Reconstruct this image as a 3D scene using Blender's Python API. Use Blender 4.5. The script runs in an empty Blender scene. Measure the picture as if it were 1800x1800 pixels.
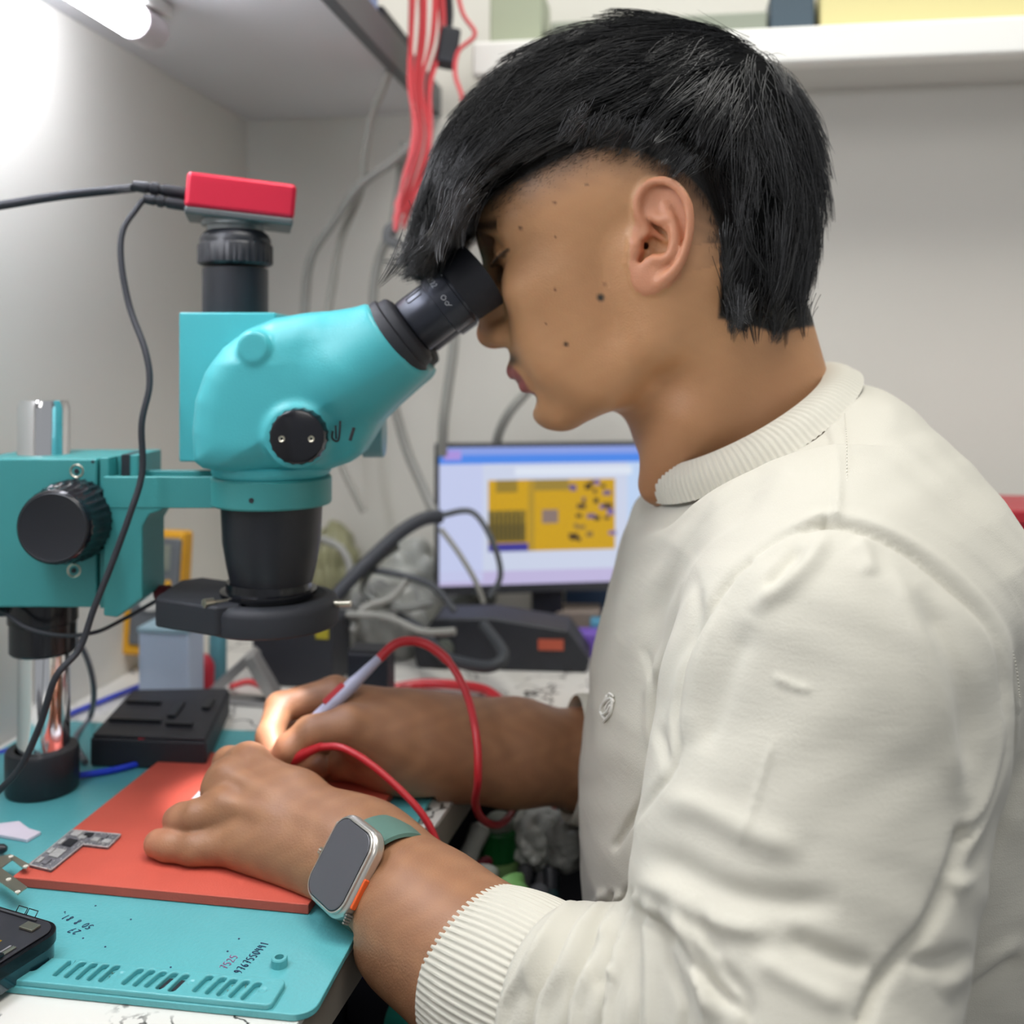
import bpy, bmesh, math, random
import numpy as np
from mathutils import Vector, Matrix
C = bpy.context.scene.collection
random.seed(7); RNG = np.random.default_rng(7)
PI = math.pi

# ---------------------------------------------------------------- camera, world, lights, exposure
CAM = Vector((0, 0, 1.04)); FPX = 1800.0; HOR = 640.0
def P(px, py, d):
    """world point seen at photograph pixel (px, py) at distance d in front of the lens"""
    return Vector(((px - 900) / FPX * d, d, 1.04 - (py - HOR) / FPX * d))
def PZ(px, py, z):
    """world point at height z seen at photograph pixel (px, py)"""
    return P(px, py, (1.04 - z) * FPX / (py - HOR))
cd = bpy.data.cameras.new('camera'); cam = bpy.data.objects.new('camera', cd); C.objects.link(cam)
cam.location = CAM; cam.rotation_euler = (PI / 2, 0, 0)
cd.sensor_width = 36; cd.lens = 36; cd.shift_y = -(900 - HOR) / 1800; cd.clip_start = 0.01
cd.dof.use_dof = True; cd.dof.focus_distance = 0.50; cd.dof.aperture_fstop = 5.9
sc = bpy.context.scene; sc.camera = cam
w = bpy.data.worlds.new('world'); sc.world = w; w.use_nodes = True
w.node_tree.nodes['Background'].inputs[0].default_value = (0.93, 0.96, 1.0, 1)
w.node_tree.nodes['Background'].inputs[1].default_value = 0.40
def area(name, loc, target, size, power, col=(1, 1, 1), sy=None):
    l = bpy.data.lights.new(name, 'AREA'); l.energy = power; l.size = size; l.color = col
    if sy: l.shape = 'RECTANGLE'; l.size_y = sy
    o = bpy.data.objects.new(name, l); C.objects.link(o); o.location = loc
    o.rotation_euler = (Vector(target) - Vector(loc)).to_track_quat('-Z', 'Y').to_euler(); return o
area('ceiling_light', (0.25, 0.40, 2.2), (0.22, 0.6, 0.9), .8, 16, (1.0, 0.98, 0.93), 0.5)
area('front_fill_light', (-0.35, -0.9, 1.9), (0.1, 0.6, 0.9), 1.0, 6.5, (1.0, 0.97, 0.93), 0.5)  # added fill light above and behind the camera, not a room fixture
sc.view_settings.view_transform = 'Standard'; sc.view_settings.look = 'None'
sc.cycles.sample_clamp_indirect = 6; sc.cycles.caustics_reflective = False; sc.cycles.caustics_refractive = False
sc.view_settings.exposure = -0.10; sc.view_settings.gamma = 1.0

# ---------------------------------------------------------------- helpers
def lin(c):
    if isinstance(c, str):
        c = [int(c[i:i+2], 16) / 255 for i in (0, 2, 4)]
    return tuple(x / 12.92 if x <= .04045 else ((x + .055) / 1.055) ** 2.4 for x in c[:3]) + (1,)
def mat(name, col, rough=.5, metal=0, bump=0, bscale=200, var=0, vscale=30, emit=None, estr=1, coat=0, sss=0, trans=0, col2=None, spec=None, alpha=1):
    m = bpy.data.materials.new(name); m.use_nodes = True
    nt = m.node_tree; b = nt.nodes['Principled BSDF']
    b.inputs['Base Color'].default_value = lin(col); b.inputs['Roughness'].default_value = rough; b.inputs['Metallic'].default_value = metal
    if coat: b.inputs['Coat Weight'].default_value = coat; b.inputs['Coat Roughness'].default_value = .1
    if trans: b.inputs['Transmission Weight'].default_value = trans
    if spec is not None: b.inputs['Specular IOR Level'].default_value = spec
    if sss:
        b.inputs['Subsurface Weight'].default_value = sss; b.inputs['Subsurface Radius'].default_value = (.008, .003, .0015); b.inputs['Subsurface Scale'].default_value = 1
    if emit: b.inputs['Emission Color'].default_value = lin(emit); b.inputs['Emission Strength'].default_value = estr
    if bump or var:
        tc = nt.nodes.new('ShaderNodeTexCoord')
    if bump:
        n = nt.nodes.new('ShaderNodeTexNoise'); n.inputs['Scale'].default_value = bscale; n.inputs['Detail'].default_value = 4
        nt.links.new(tc.outputs['Object'], n.inputs['Vector'])
        bp = nt.nodes.new('ShaderNodeBump'); bp.inputs['Strength'].default_value = bump; bp.inputs['Distance'].default_value = .001
        nt.links.new(n.outputs['Fac'], bp.inputs['Height']); nt.links.new(bp.outputs['Normal'], b.inputs['Normal'])
    if var:
        n = nt.nodes.new('ShaderNodeTexNoise'); n.inputs['Scale'].default_value = vscale; n.inputs['Detail'].default_value = 5
        nt.links.new(tc.outputs['Object'], n.inputs['Vector'])
        r = nt.nodes.new('ShaderNodeValToRGB'); r.color_ramp.elements[0].position = .35; r.color_ramp.elements[1].position = .65
        a = lin(col); c2 = lin(col2) if col2 else tuple(x * (1 - var) for x in a[:3]) + (1,)
        r.color_ramp.elements[0].color = c2; r.color_ramp.elements[1].color = a
        nt.links.new(n.outputs['Fac'], r.inputs[0]); nt.links.new(r.outputs[0], b.inputs['Base Color'])
    return m
def tag(o, label=None, cat=None, group=None, kind=None):
    if label: o['label'] = label
    if cat: o['category'] = cat
    if group: o['group'] = group
    if kind: o['kind'] = kind
    return o
def empty(name, loc, label=None, cat=None, group=None, rot=None):
    o = bpy.data.objects.new(name, None); C.objects.link(o); o.location = loc; o.empty_display_size = .02
    if rot is not None: o.rotation_euler = rot
    return tag(o, label, cat, group)
def link(name, me, m, parent=None, bevel=0, bseg=3, angle=35):
    me.shade_smooth()
    try: me.set_sharp_from_angle(angle=math.radians(angle))
    except Exception: pass
    o = bpy.data.objects.new(name, me); C.objects.link(o)
    for x in (m if isinstance(m, (list, tuple)) else [m]): me.materials.append(x)
    if bevel:
        b = o.modifiers.new('bevel', 'BEVEL'); b.width = bevel; b.segments = bseg; b.limit_method = 'ANGLE'; b.angle_limit = math.radians(35); b.harden_normals = True
    if parent:
        o.parent = parent
        if parent.type == 'EMPTY': o.matrix_parent_inverse = Matrix.LocRotScale(parent.location, parent.rotation_euler, None).inverted()
    return o
class MB:
    """collects shapes in world coordinates, then links them as one mesh object"""
    def __init__(s): s.v = []; s.f = []; s.mi = []; s.cur = 0
    def add(s, v, f):
        n = len(s.v); s.v += [tuple(x) for x in v]; s.f += [tuple(n + i for i in q) for q in f]; s.mi += [s.cur] * len(f); return s
    def box(s, lo, hi, M=None):
        v = [Vector((x, y, z)) for x in (lo[0], hi[0]) for y in (lo[1], hi[1]) for z in (lo[2], hi[2])]
        if M is not None: v = [M @ q for q in v]
        return s.add(v, [(0, 1, 3, 2), (4, 6, 7, 5), (0, 4, 5, 1), (2, 3, 7, 6), (0, 2, 6, 4), (1, 5, 7, 3)])
    def obox(s, c, X, Y, Z, hx, hy, hz):
        M = Matrix((X, Y, Z)).transposed().to_4x4(); M.translation = Vector(c)
        return s.box((-hx, -hy, -hz), (hx, hy, hz), M)
    def loft(s, rings, caps=True, closed=False):
        n = len(rings[0]); v = [p for r in rings for p in r]; f = []
        m = len(rings)
        for i in range(m - 1 + (1 if closed else 0)):
            a, b = i * n, ((i + 1) % m) * n
            for j in range(n):
                k = (j + 1) % n; f.append((a + j, a + k, b + k, b + j))
        if caps and not closed: f.append(tuple(range(n - 1, -1, -1))); f.append(tuple((m - 1) * n + j for j in range(n)))
        return s.add(v, f)
    def lathe(s, o, ax, prof, seg=40, caps=True, rib=0, ribs=0, rrange=None):
        """prof = [(distance along axis, radius)...]"""
        ax = Vector(ax).normalized(); o = Vector(o)
        u = ax.orthogonal().normalized(); w_ = ax.cross(u)
        rings = []
        for i, (t, r) in enumerate(prof):
            ring = []
            for j in range(seg):
                a = 2 * PI * j / seg; rr = r
                if ribs and rrange and rrange[0] <= i <= rrange[1]: rr = r + rib * (1 if math.cos(a * ribs) > 0 else -1)
                ring.append(o + ax * t + (u * math.cos(a) + w_ * math.sin(a)) * rr)
            rings.append(ring)
        return s.loft(rings, caps)
    def cyl(s, a, b, r1, r2=None, seg=24):
        a = Vector(a); b = Vector(b); return s.lathe(a, b - a, [(0, r1), ((b - a).length, r1 if r2 is None else r2)], seg)
    def tube(s, pts, r, seg=10, smooth=6, taper=None):
        pts = spline(pts, smooth) if smooth else [Vector(p) for p in pts]
        rings = []; up = None
        for i, p in enumerate(pts):
            t = (pts[min(i + 1, len(pts) - 1)] - pts[max(i - 1, 0)]).normalized()
            if up is None: up = t.orthogonal().normalized()
            up = (up - t * up.dot(t)).normalized(); w_ = t.cross(up)
            rr = r if taper is None else r * taper(i / (len(pts) - 1))
            rings.append([p + (up * math.cos(2 * PI * j / seg) + w_ * math.sin(2 * PI * j / seg)) * rr for j in range(seg)])
        return s.loft(rings)
    def prism(s, poly, o, U, V, N, h0, h1):
        """2D polygon [(u, v)] swept from h0 to h1 along N"""
        o = Vector(o); U = Vector(U); V = Vector(V); N = Vector(N)
        return s.loft([[o + U * u + V * v + N * h for u, v in poly] for h in (h0, h1)])
    def ball(s, c, r, seg=20, sc=(1, 1, 1)):
        rings = []
        for i in range(1, seg // 2):
            a = PI * i / (seg // 2)
            rings.append([Vector(c) + Vector((math.cos(2 * PI * j / seg) * math.sin(a) * r * sc[0], math.sin(2 * PI * j / seg) * math.sin(a) * r * sc[1], -math.cos(a) * r * sc[2])) for j in range(seg)])
        return s.loft(rings)
    def build(s, name, m, parent=None, bevel=0, bseg=3, angle=35, rec=True):
        me = bpy.data.meshes.new(name); me.from_pydata(s.v, [], s.f); me.update()
        if rec:
            bm = bmesh.new(); bm.from_mesh(me); bmesh.ops.recalc_face_normals(bm, faces=bm.faces); bm.to_mesh(me); bm.free()
        o = link(name, me, m, parent, bevel, bseg, angle)
        if isinstance(m, (list, tuple)): me.polygons.foreach_set('material_index', s.mi)
        return o
def spline(pts, n=6):
    pts = [Vector(p) for p in pts]
    if len(pts) < 3: return pts
    out = []
    for i in range(len(pts) - 1):
        p0 = pts[max(i - 1, 0)]; p1 = pts[i]; p2 = pts[i + 1]; p3 = pts[min(i + 2, len(pts) - 1)]
        for k in range(n):
            t = k / n
            out.append(.5 * ((2 * p1) + (p2 - p0) * t + (2 * p0 - 5 * p1 + 4 * p2 - p3) * t * t + (3 * p1 - p0 - 3 * p2 + p3) * t ** 3))
    out.append(pts[-1]); return out
def rrect(w_, h, r, n=6):
    out = []
    for cx, cy, a0 in ((w_/2 - r, h/2 - r, 0), (-w_/2 + r, h/2 - r, 90), (-w_/2 + r, -h/2 + r, 180), (w_/2 - r, -h/2 + r, 270)):
        for i in range(n + 1):
            a = math.radians(a0 + 90 * i / n); out.append((cx + r * math.cos(a), cy + r * math.sin(a)))
    return out
# handwriting strokes, unit box
GL = {'0': [[(.5,1),(.15,.75),(.1,.3),(.45,0),(.85,.3),(.85,.8),(.5,1)]], '1': [[(.4,.85),(.6,1),(.5,0)]],
 '2': [[(.1,.8),(.5,1),(.85,.7),(.4,.3),(.05,0),(.95,.05)]], '5': [[(.9,1),(.25,.95),(.15,.6),(.6,.6),(.85,.3),(.5,0),(.1,.1)]],
 '4': [[(.3,1),(.1,.5),(.8,.55)],[(.75,.95),(.7,0)]], '6': [[(.7,1),(.2,.6),(.1,.2),(.5,0),(.8,.25),(.5,.5),(.15,.3)]],
 '7': [[(.1,.95),(.9,1),(.4,0)],[(.3,.5),(.8,.55)]], '8': [[(.8,.85),(.4,1),(.2,.75),(.7,.35),(.5,0),(.1,.25),(.8,.85)]],
 '9': [[(.8,.8),(.4,1),(.15,.7),(.5,.5),(.8,.8),(.7,.3),(.2,0)]], '.': [[(.45,.03),(.55,.0)]], 'X': [[(.05,1),(.9,0)],[(.9,1),(.1,0)]], '/': [[(.7,1.05),(.2,-.05)]],
 'A': [[(0,0),(.5,1),(1,0)],[(.2,.4),(.8,.4)]], 'B': [[(.1,0),(.1,1),(.7,.9),(.6,.55),(.1,.5),(.8,.35),(.7,.05),(.1,0)]]}
def writing(name, text, o, U, V, N, h, adv, thick, m, parent=None, bend=None, jit=.06):
    b = MB(); rn = random.Random(len(text))
    for k, ch in enumerate(text):
        for st in GL.get(ch, []):
            pts = []
            for (x, y) in spline([Vector((a, c, 0)) for a, c in st], 4) and [(q.x, q.y) for q in spline([Vector((a, c, 0)) for a, c in st], 4)]:
                u = (k * adv + x * adv * .72) * h; v = (y + rn.uniform(-jit, jit) * .3) * h
                q = Vector(o) + Vector(U) * u + Vector(V) * v
                if bend: q = bend(u, v)
                pts.append(q)
            b.tube(pts, thick, 4, 0)
    return b.build(name, m, parent)

# ---------------------------------------------------------------- implicit surfaces
def smin(a, b, k):
    h = np.maximum(k - np.abs(a - b), 0) / k; return np.minimum(a, b) - h * h * k * .25
def smax(a, b, k): return -smin(-a, -b, k)
def cap(p, a, b, r1, r2=None):
    r2 = r1 if r2 is None else r2
    a = np.asarray(a, np.float32); b = np.asarray(b, np.float32)
    ba = b - a; pa = p - a; h = np.clip(pa @ ba / max(float(ba @ ba), 1e-12), 0, 1)
    d = pa - h[:, None] * ba; return np.sqrt((d * d).sum(1)) - (r1 + (r2 - r1) * h)
def chain(p, pts, k=.004):
    """pts = [(x, y, z, r)...]"""
    out = None
    for q, w_ in zip(pts[:-1], pts[1:]):
        c = cap(p, q[:3], w_[:3], q[3], w_[3]); out = c if out is None else smin(out, c, k)
    return out
def ell(p, c, r, R=None):
    q = p - np.asarray(c, np.float32)
    if R is not None: q = q @ np.asarray(R, np.float32)
    r = np.asarray(r, np.float32); k0 = np.sqrt(((q / r) ** 2).sum(1)); k1 = np.sqrt(((q / (r * r)) ** 2).sum(1))
    return np.where(k1 > 1e-9, k0 * (k0 - 1) / np.maximum(k1, 1e-9), -r.min())
def mesh_sdf(f, lo, hi, vox, B=20, project=2, slack=1.5):
    lo = np.array(lo, float); n = np.ceil((np.array(hi) - lo) / vox).astype(int) + 1
    nb = np.ceil(n / B).astype(int); n = nb * B
    G = np.full(n, 1.0, np.float32)
    bi = np.stack(np.meshgrid(*[np.arange(k) for k in nb], indexing='ij'), -1).reshape(-1, 3)
    cen = lo + (bi * B + (B - 1) / 2) * vox
    fc = f(cen.astype(np.float32)); R = B * vox * .5 * math.sqrt(3) * slack
    l = np.stack(np.meshgrid(*[np.arange(B)] * 3, indexing='ij'), -1).reshape(-1, 3)
    act = np.nonzero(np.abs(fc) < R)[0]
    for i in range(0, len(bi)):
        if abs(fc[i]) >= R:
            if fc[i] < 0:
                a = bi[i] * B; G[a[0]:a[0]+B, a[1]:a[1]+B, a[2]:a[2]+B] = -1
    for s in range(0, len(act), 12):
        ch = act[s:s+12]
        pts = (lo + (bi[ch][:, None, :] * B + l[None]) * vox).reshape(-1, 3).astype(np.float32)
        vals = f(pts).reshape(len(ch), B, B, B)
        for q, i in enumerate(ch):
            a = bi[i] * B; G[a[0]:a[0]+B, a[1]:a[1]+B, a[2]:a[2]+B] = vals[q]
    S = G < 0
    cnt = np.zeros([k - 1 for k in n], np.int8)
    for dx in (0, 1):
        for dy in (0, 1):
            for dz in (0, 1): cnt += S[dx:n[0]-1+dx, dy:n[1]-1+dy, dz:n[2]-1+dz]
    cell = np.stack(np.nonzero((cnt > 0) & (cnt < 8)), 1)
    idx = np.full(cnt.shape, -1, np.int32); idx[tuple(cell.T)] = np.arange(len(cell))
    cor = [np.array((x, y, z)) for x in (0, 1) for y in (0, 1) for z in (0, 1)]
    gv = [G[tuple((cell + c).T)] for c in cor]
    acc = np.zeros((len(cell), 3)); num = np.zeros(len(cell))
    for a in range(8):
        for b in range(a + 1, 8):
            if np.abs(cor[a] - cor[b]).sum() == 1:
                va, vb = gv[a], gv[b]; m = (va < 0) != (vb < 0)
                t = np.where(m, va / np.where(m, va - vb, 1), 0)
                acc += np.where(m[:, None], cor[a] + t[:, None] * (cor[b] - cor[a]), 0); num += m
    V = lo + (cell + acc / num[:, None]) * vox
    F = []
    for ax in range(3):
        u, w_ = [(1, 2), (2, 0), (0, 1)][ax]
        sl = [slice(1, k - 1) for k in n]; sl[ax] = slice(0, n[ax] - 1)
        s0 = S[tuple(sl)]; sl2 = list(sl); sl2[ax] = slice(1, n[ax]); s1 = S[tuple(sl2)]
        e = np.stack(np.nonzero(s0 != s1), 1); off = np.ones(3, int); off[ax] = 0; e = e + off
        fl = s0[tuple((e - off).T)]
        du = np.zeros(3, int); du[u] = 1; dw = np.zeros(3, int); dw[w_] = 1
        q = np.stack([idx[tuple((e - du - dw).T)], idx[tuple((e - dw).T)], idx[tuple(e.T)], idx[tuple((e - du).T)]], 1)
        q[~fl] = q[~fl][:, ::-1]; F.append(q)
    F = np.concatenate(F); F = F[(F >= 0).all(1)]
    for _ in range(project):
        g = np.zeros_like(V); h = vox * .5; V32 = V.astype(np.float32); f0 = np.asarray(f(V32), float)
        for a in range(3):
            d = np.zeros(3, np.float32); d[a] = h; g[:, a] = (f(V32 + d) - f(V32 - d)) / (2 * h)
        gl = (g * g).sum(1); st = -(f0 / np.maximum(gl, .25))[:, None] * g
        L = np.sqrt((st * st).sum(1)); V += st * np.minimum(1, vox * .6 / np.maximum(L, 1e-12))[:, None]
    return V, F
def relax(V, F, it=1, lam=.5):
    a = F.ravel(); b = np.roll(F, 1, 1).ravel(); c = np.roll(F, -1, 1).ravel()
    for _ in range(it):
        acc = np.zeros_like(V); n = np.zeros(len(V))
        np.add.at(acc, a, V[b] + V[c]); np.add.at(n, a, 2)
        V = V + lam * (acc / np.maximum(n, 1)[:, None] - V)
    return V
def vnormals(V, F):
    N = np.cross(V[F[:, 2]] - V[F[:, 0]], V[F[:, 3]] - V[F[:, 1]]); out = np.zeros_like(V)
    for k in range(4): np.add.at(out, F[:, k], N)
    return out / np.maximum(np.linalg.norm(out, axis=1), 1e-12)[:, None]
def npmesh(name, V, F, m, parent=None, cols=None, angle=180):
    me = bpy.data.meshes.new(name); F = np.asarray(F)
    me.vertices.add(len(V)); me.vertices.foreach_set('co', np.asarray(V, np.float32).ravel())
    k = F.shape[1]; me.loops.add(F.size); me.loops.foreach_set('vertex_index', F.astype(np.int32).ravel())
    me.polygons.add(len(F)); me.polygons.foreach_set('loop_start', np.arange(0, F.size, k, dtype=np.int32))
    me.update(calc_edges=True); me.validate()
    if cols is not None:
        at = me.color_attributes.new('tint', 'FLOAT_COLOR', 'POINT')
        at.data.foreach_set('color', np.concatenate([cols, np.ones((len(cols), 1))], 1).astype(np.float32).ravel())
    o = link(name, me, m, parent, angle=angle)
    return o
def seg2(p, poly):
    """distance of 2D points p to an open polyline, and position along it (0..1)"""
    best = np.full(len(p), 1e9); tt = np.zeros(len(p)); poly = np.asarray(poly, float)
    L = np.r_[0, np.cumsum(np.linalg.norm(np.diff(poly, axis=0), axis=1))]; sg = np.zeros(len(p))
    for i in range(len(poly) - 1):
        a, b = poly[i], poly[i + 1]; ba = b - a; pa = p - a
        h = np.clip(pa @ ba / (ba @ ba), 0, 1); d = pa - h[:, None] * ba; D = np.sqrt((d * d).sum(1)); m = D < best
        best[m] = D[m]; tt[m] = (L[i] + h[m] * (L[i+1] - L[i])) / L[-1]; sg[m] = np.sign(ba[0] * pa[m, 1] - ba[1] * pa[m, 0])
    return best, tt, sg
def poly2(p, poly):
    """signed distance of 2D points to a closed polygon"""
    poly = np.asarray(poly, float); d = np.full(len(p), 1e9); ins = np.zeros(len(p), bool)
    for i in range(len(poly)):
        a, b = poly[i], poly[(i + 1) % len(poly)]; ba = b - a; pa = p - a
        h = np.clip(pa @ ba / (ba @ ba), 0, 1); q = pa - h[:, None] * ba; d = np.minimum(d, (q * q).sum(1))
        c = (a[1] > p[:, 1]) != (b[1] > p[:, 1])
        ins ^= c & (p[:, 0] < (b[0] - a[0]) * (p[:, 1] - a[1]) / (b[1] - a[1] + 1e-12) + a[0])
    d = np.sqrt(d); return np.where(ins, -d, d)
def catmull2(pts, n=5, closed=True):
    pts = [Vector((x, y, 0)) for x, y in pts]
    if closed: pts = [pts[-1]] + pts + [pts[0], pts[1]]; s = spline(pts, n)[n:-n-1]
    else: s = spline(pts, n)
    return [(q.x, q.y) for q in s]

# ---------------------------------------------------------------- materials
TEAL = mat('teal_enamel', '48b0b8', .38, bump=.15, bscale=900)
TEAL2 = mat('teal_paint', '3c9090', .42, bump=.15, bscale=900)
BLK = mat('black_plastic', '1b1d24', .42)
BLKM = mat('black_matte', '24262d', .6)
BLKG = mat('black_gloss', '14151b', .18)
GRYD = mat('dark_grey_plastic', '33343a', .55)
CHR = mat('chrome', 'e8e8ea', .08, 1)
STEEL = mat('steel', 'c4bfae', .3, 1)
RED = mat('red_anodised', 'c8203c', .35, metal=.25)
REDC = mat('red_rubber', 'b3222f', .4)
MATM = mat('mat_silicone', '5cacb2', .30, bump=.25, bscale=500, var=.08, vscale=14)
PADM = mat('orange_silicone', 'c65443', .6, bump=.25, bscale=900, var=.1, vscale=25)
WALLM = mat('wall_paint', 'dddbd4', .8, bump=.3, bscale=120, var=.05, vscale=3)
WHITE = mat('white_board', 'd9d9d5', .5)
INK = mat('marker_ink', '1c2350', .6); PINK = mat('pink_ink', 'a0648c', .6)
# marbled laminate
LAM = bpy.data.materials.new('marble_laminate'); LAM.use_nodes = True
def _lam():
    nt = LAM.node_tree; b = nt.nodes['Principled BSDF']; b.inputs['Roughness'].default_value = .35
    tc = nt.nodes.new('ShaderNodeTexCoord'); n = nt.nodes.new('ShaderNodeTexNoise'); n.inputs['Scale'].default_value = 30; n.inputs['Detail'].default_value = 6
    mx = nt.nodes.new('ShaderNodeMixRGB'); mx.inputs[0].default_value = .06
    nt.links.new(tc.outputs['Object'], n.inputs[0]); nt.links.new(tc.outputs['Object'], mx.inputs[1]); nt.links.new(n.outputs['Color'], mx.inputs[2])
    vo = nt.nodes.new('ShaderNodeTexVoronoi'); vo.feature = 'DISTANCE_TO_EDGE'; vo.inputs['Scale'].default_value = 32
    nt.links.new(mx.outputs[0], vo.inputs['Vector'])
    r = nt.nodes.new('ShaderNodeValToRGB'); r.color_ramp.elements[0].position = .018; r.color_ramp.elements[1].position = .035
    r.color_ramp.elements[0].color = lin('3a3834'); r.color_ramp.elements[1].color = (1, 1, 1, 1)
    n2 = nt.nodes.new('ShaderNodeTexNoise'); n2.inputs['Scale'].default_value = 22; n2.inputs['Detail'].default_value = 4
    nt.links.new(tc.outputs['Object'], n2.inputs[0])
    r2 = nt.nodes.new('ShaderNodeValToRGB'); r2.color_ramp.elements[0].position = .44; r2.color_ramp.elements[1].position = .49
    nt.links.new(n2.outputs['Fac'], r2.inputs[0])
    mm = nt.nodes.new('ShaderNodeMixRGB'); nt.links.new(r2.outputs[0], mm.inputs[0]); nt.links.new(r.outputs[0], mm.inputs[1]); mm.inputs[2].default_value = (1, 1, 1, 1)
    m3 = nt.nodes.new('ShaderNodeMixRGB'); m3.blend_type = 'MULTIPLY'; m3.inputs[0].default_value = 1; m3.inputs[2].default_value = lin('dcdad4')
    nt.links.new(mm.outputs[0], m3.inputs[1]); nt.links.new(r.outputs[0], mm.inputs[1]); nt.links.new(vo.outputs[0], r.inputs[0])
    nt.links.new(m3.outputs[0], b.inputs['Base Color'])
_lam()

# ---------------------------------------------------------------- the room: U runs along the bench front, V runs away from the lens
TT = .75
VV = Vector((.150, .9887, 0)).normalized(); UU = Vector((VV.y, -VV.x, 0)); ZZ = Vector((0, 0, 1))
CORN = P(435, 640, 1.24); CORN.z = 0                  # the corner where the two walls meet
def R(u, v, z): return CORN + UU * u + VV * v + ZZ * z
def rbox(b, u0, u1, v0, v1, z0, z1):
    c = R((u0+u1)/2, (v0+v1)/2, (z0+z1)/2); return b.obox(c, UU, VV, ZZ, (u1-u0)/2, (v1-v0)/2, (z1-z0)/2)
def struct(name, b, m, **k): o = b.build(name, m, **k); o['kind'] = 'structure'; return o
struct('wall_back', rbox(MB(), -.05, 2.2, 0, .05, 0, 2.6), WALLM)
struct('wall_left', rbox(MB(), -.05, 0, -2.2, 0, 0, 2.6), WALLM)
FLM = mat('floor_tile', '55504a', .5, var=.2, vscale=6)
struct('floor', rbox(MB(), -.05, 2.2, -2.2, .05, -.03, 0), FLM)

# overhead shelf along the side wall: its underside is the grey ceiling of the picture
SHZ = 1.335
def uv_of(p): q = p - CORN; return q.dot(UU), q.dot(VV)
ue = uv_of(PZ(712, 150, SHZ))[0]
sh = empty('overhead_shelf', R(.1, -.6, SHZ), 'pale grey overhead shelf running above the bench along the tube light wall', 'shelf')
rbox(MB(), .0005, ue, -1.6, -.001, SHZ, SHZ + .022).build('board', mat('shelf_underside', 'd6d5d8', .7), sh)
rbox(MB(), ue, ue + .012, -1.6, -.001, SHZ - .004, SHZ + .03).build('front_edge', mat('shelf_edge', '5d5f63', .5), sh, .001)
# wall shelf along the back wall
bs = empty('wall_shelf', R(.9, -.08, 1.38), 'long white wall shelf high behind the person', 'shelf')
z0 = P(1500, 114, 1.005).z; us = uv_of(P(846, 90, 1.10))[0]
rbox(MB(), us + .0005, 2.1, -.125, -.001, z0 + .012, z0 + .0355).build('board', WHITE, bs)
rbox(MB(), us, 2.1, -.15, -.125, z0, z0 + .036).build('front_edge', mat('white_trim', 'f0f0ec', .45), bs, .004)

# tube light under the overhead shelf
TE = P(232, 82, .80); tu = uv_of(TE); TE = R(max(tu[0], .03), tu[1], SHZ - .026)
tl = empty('tube_light', TE, 'glowing white tube light fixed under the overhead shelf beside the wall', 'lamp')
b = MB(); b.cyl(TE, TE - VV * .6, .0135); b.build('tube', mat('tube_glow', 'ffffff', .5, emit='f4f6ff', estr=34), tl)
b = MB(); b.cyl(TE + VV * .035, TE + VV * .001, .0145); b.build('end_cap', mat('cap_clear', 'c9c2c4', .35), tl, .002)
rbox(MB(), tu[0] - .01 if tu[0] > .045 else .02, max(tu[0], .03) + .012, tu[1] - .62, tu[1] + .045, SHZ - .012, SHZ - .0005).build('mounting_rail', WHITE, tl, .002)

# ---------------------------------------------------------------- bench
e0 = P(545, 1785, 522/1145.); e1 = P(772, 1383, 522/743.)
ub = uv_of(PZ(760, 1475, TT))[0]
vf = uv_of(PZ(300, 2150, TT))[1]
vb = uv_of(PZ(900, 1262, TT))[1]
EDG = mat('bench_edge', '8d877c', .5, var=.15, vscale=20)
bench = empty('workbench', R(.3, -.6, 0), 'white marbled laminate workbench under the teal mat', 'desk')
b = MB(); b.cur = 0
ba_, bc_ = uv_of(PZ(590, 1702, TT)), uv_of(PZ(808, 1389, TT)); be = lambda v: ba_[0] + (bc_[0] - ba_[0]) * (v - ba_[1]) / (bc_[1] - ba_[1])
poly = [(.001, vf), (be(vf), vf), (be(vb), vb), (2.0, vb), (2.0, -.002), (.001, -.002)]
b.prism(poly, CORN, UU, VV, ZZ, TT - .003, TT); b.build('bench_top', LAM, bench)
b = MB(); b.prism(poly, CORN, UU, VV, ZZ, TT - .024, TT - .0031); b.build('bench_board', EDG, bench)
b = MB(); rbox(b, .02, be(vf) - .03, vf + .02, vf + .04, .06, TT - .025); b.build('front_panel', mat('panel_dark', '2a2b30', .7), bench)
b = MB(); rbox(b, .12, .14, vf + .04, -.42, .0, TT - .025); b.build('side_panel', mat('panel_dark2', '23242a', .7), bench)
b = MB(); rbox(b, .12, 1.95, vb + .02, vb + .035, 0, TT - .025); b.build('back_panel', mat('panel_dark3', '202129', .7), bench)

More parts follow.
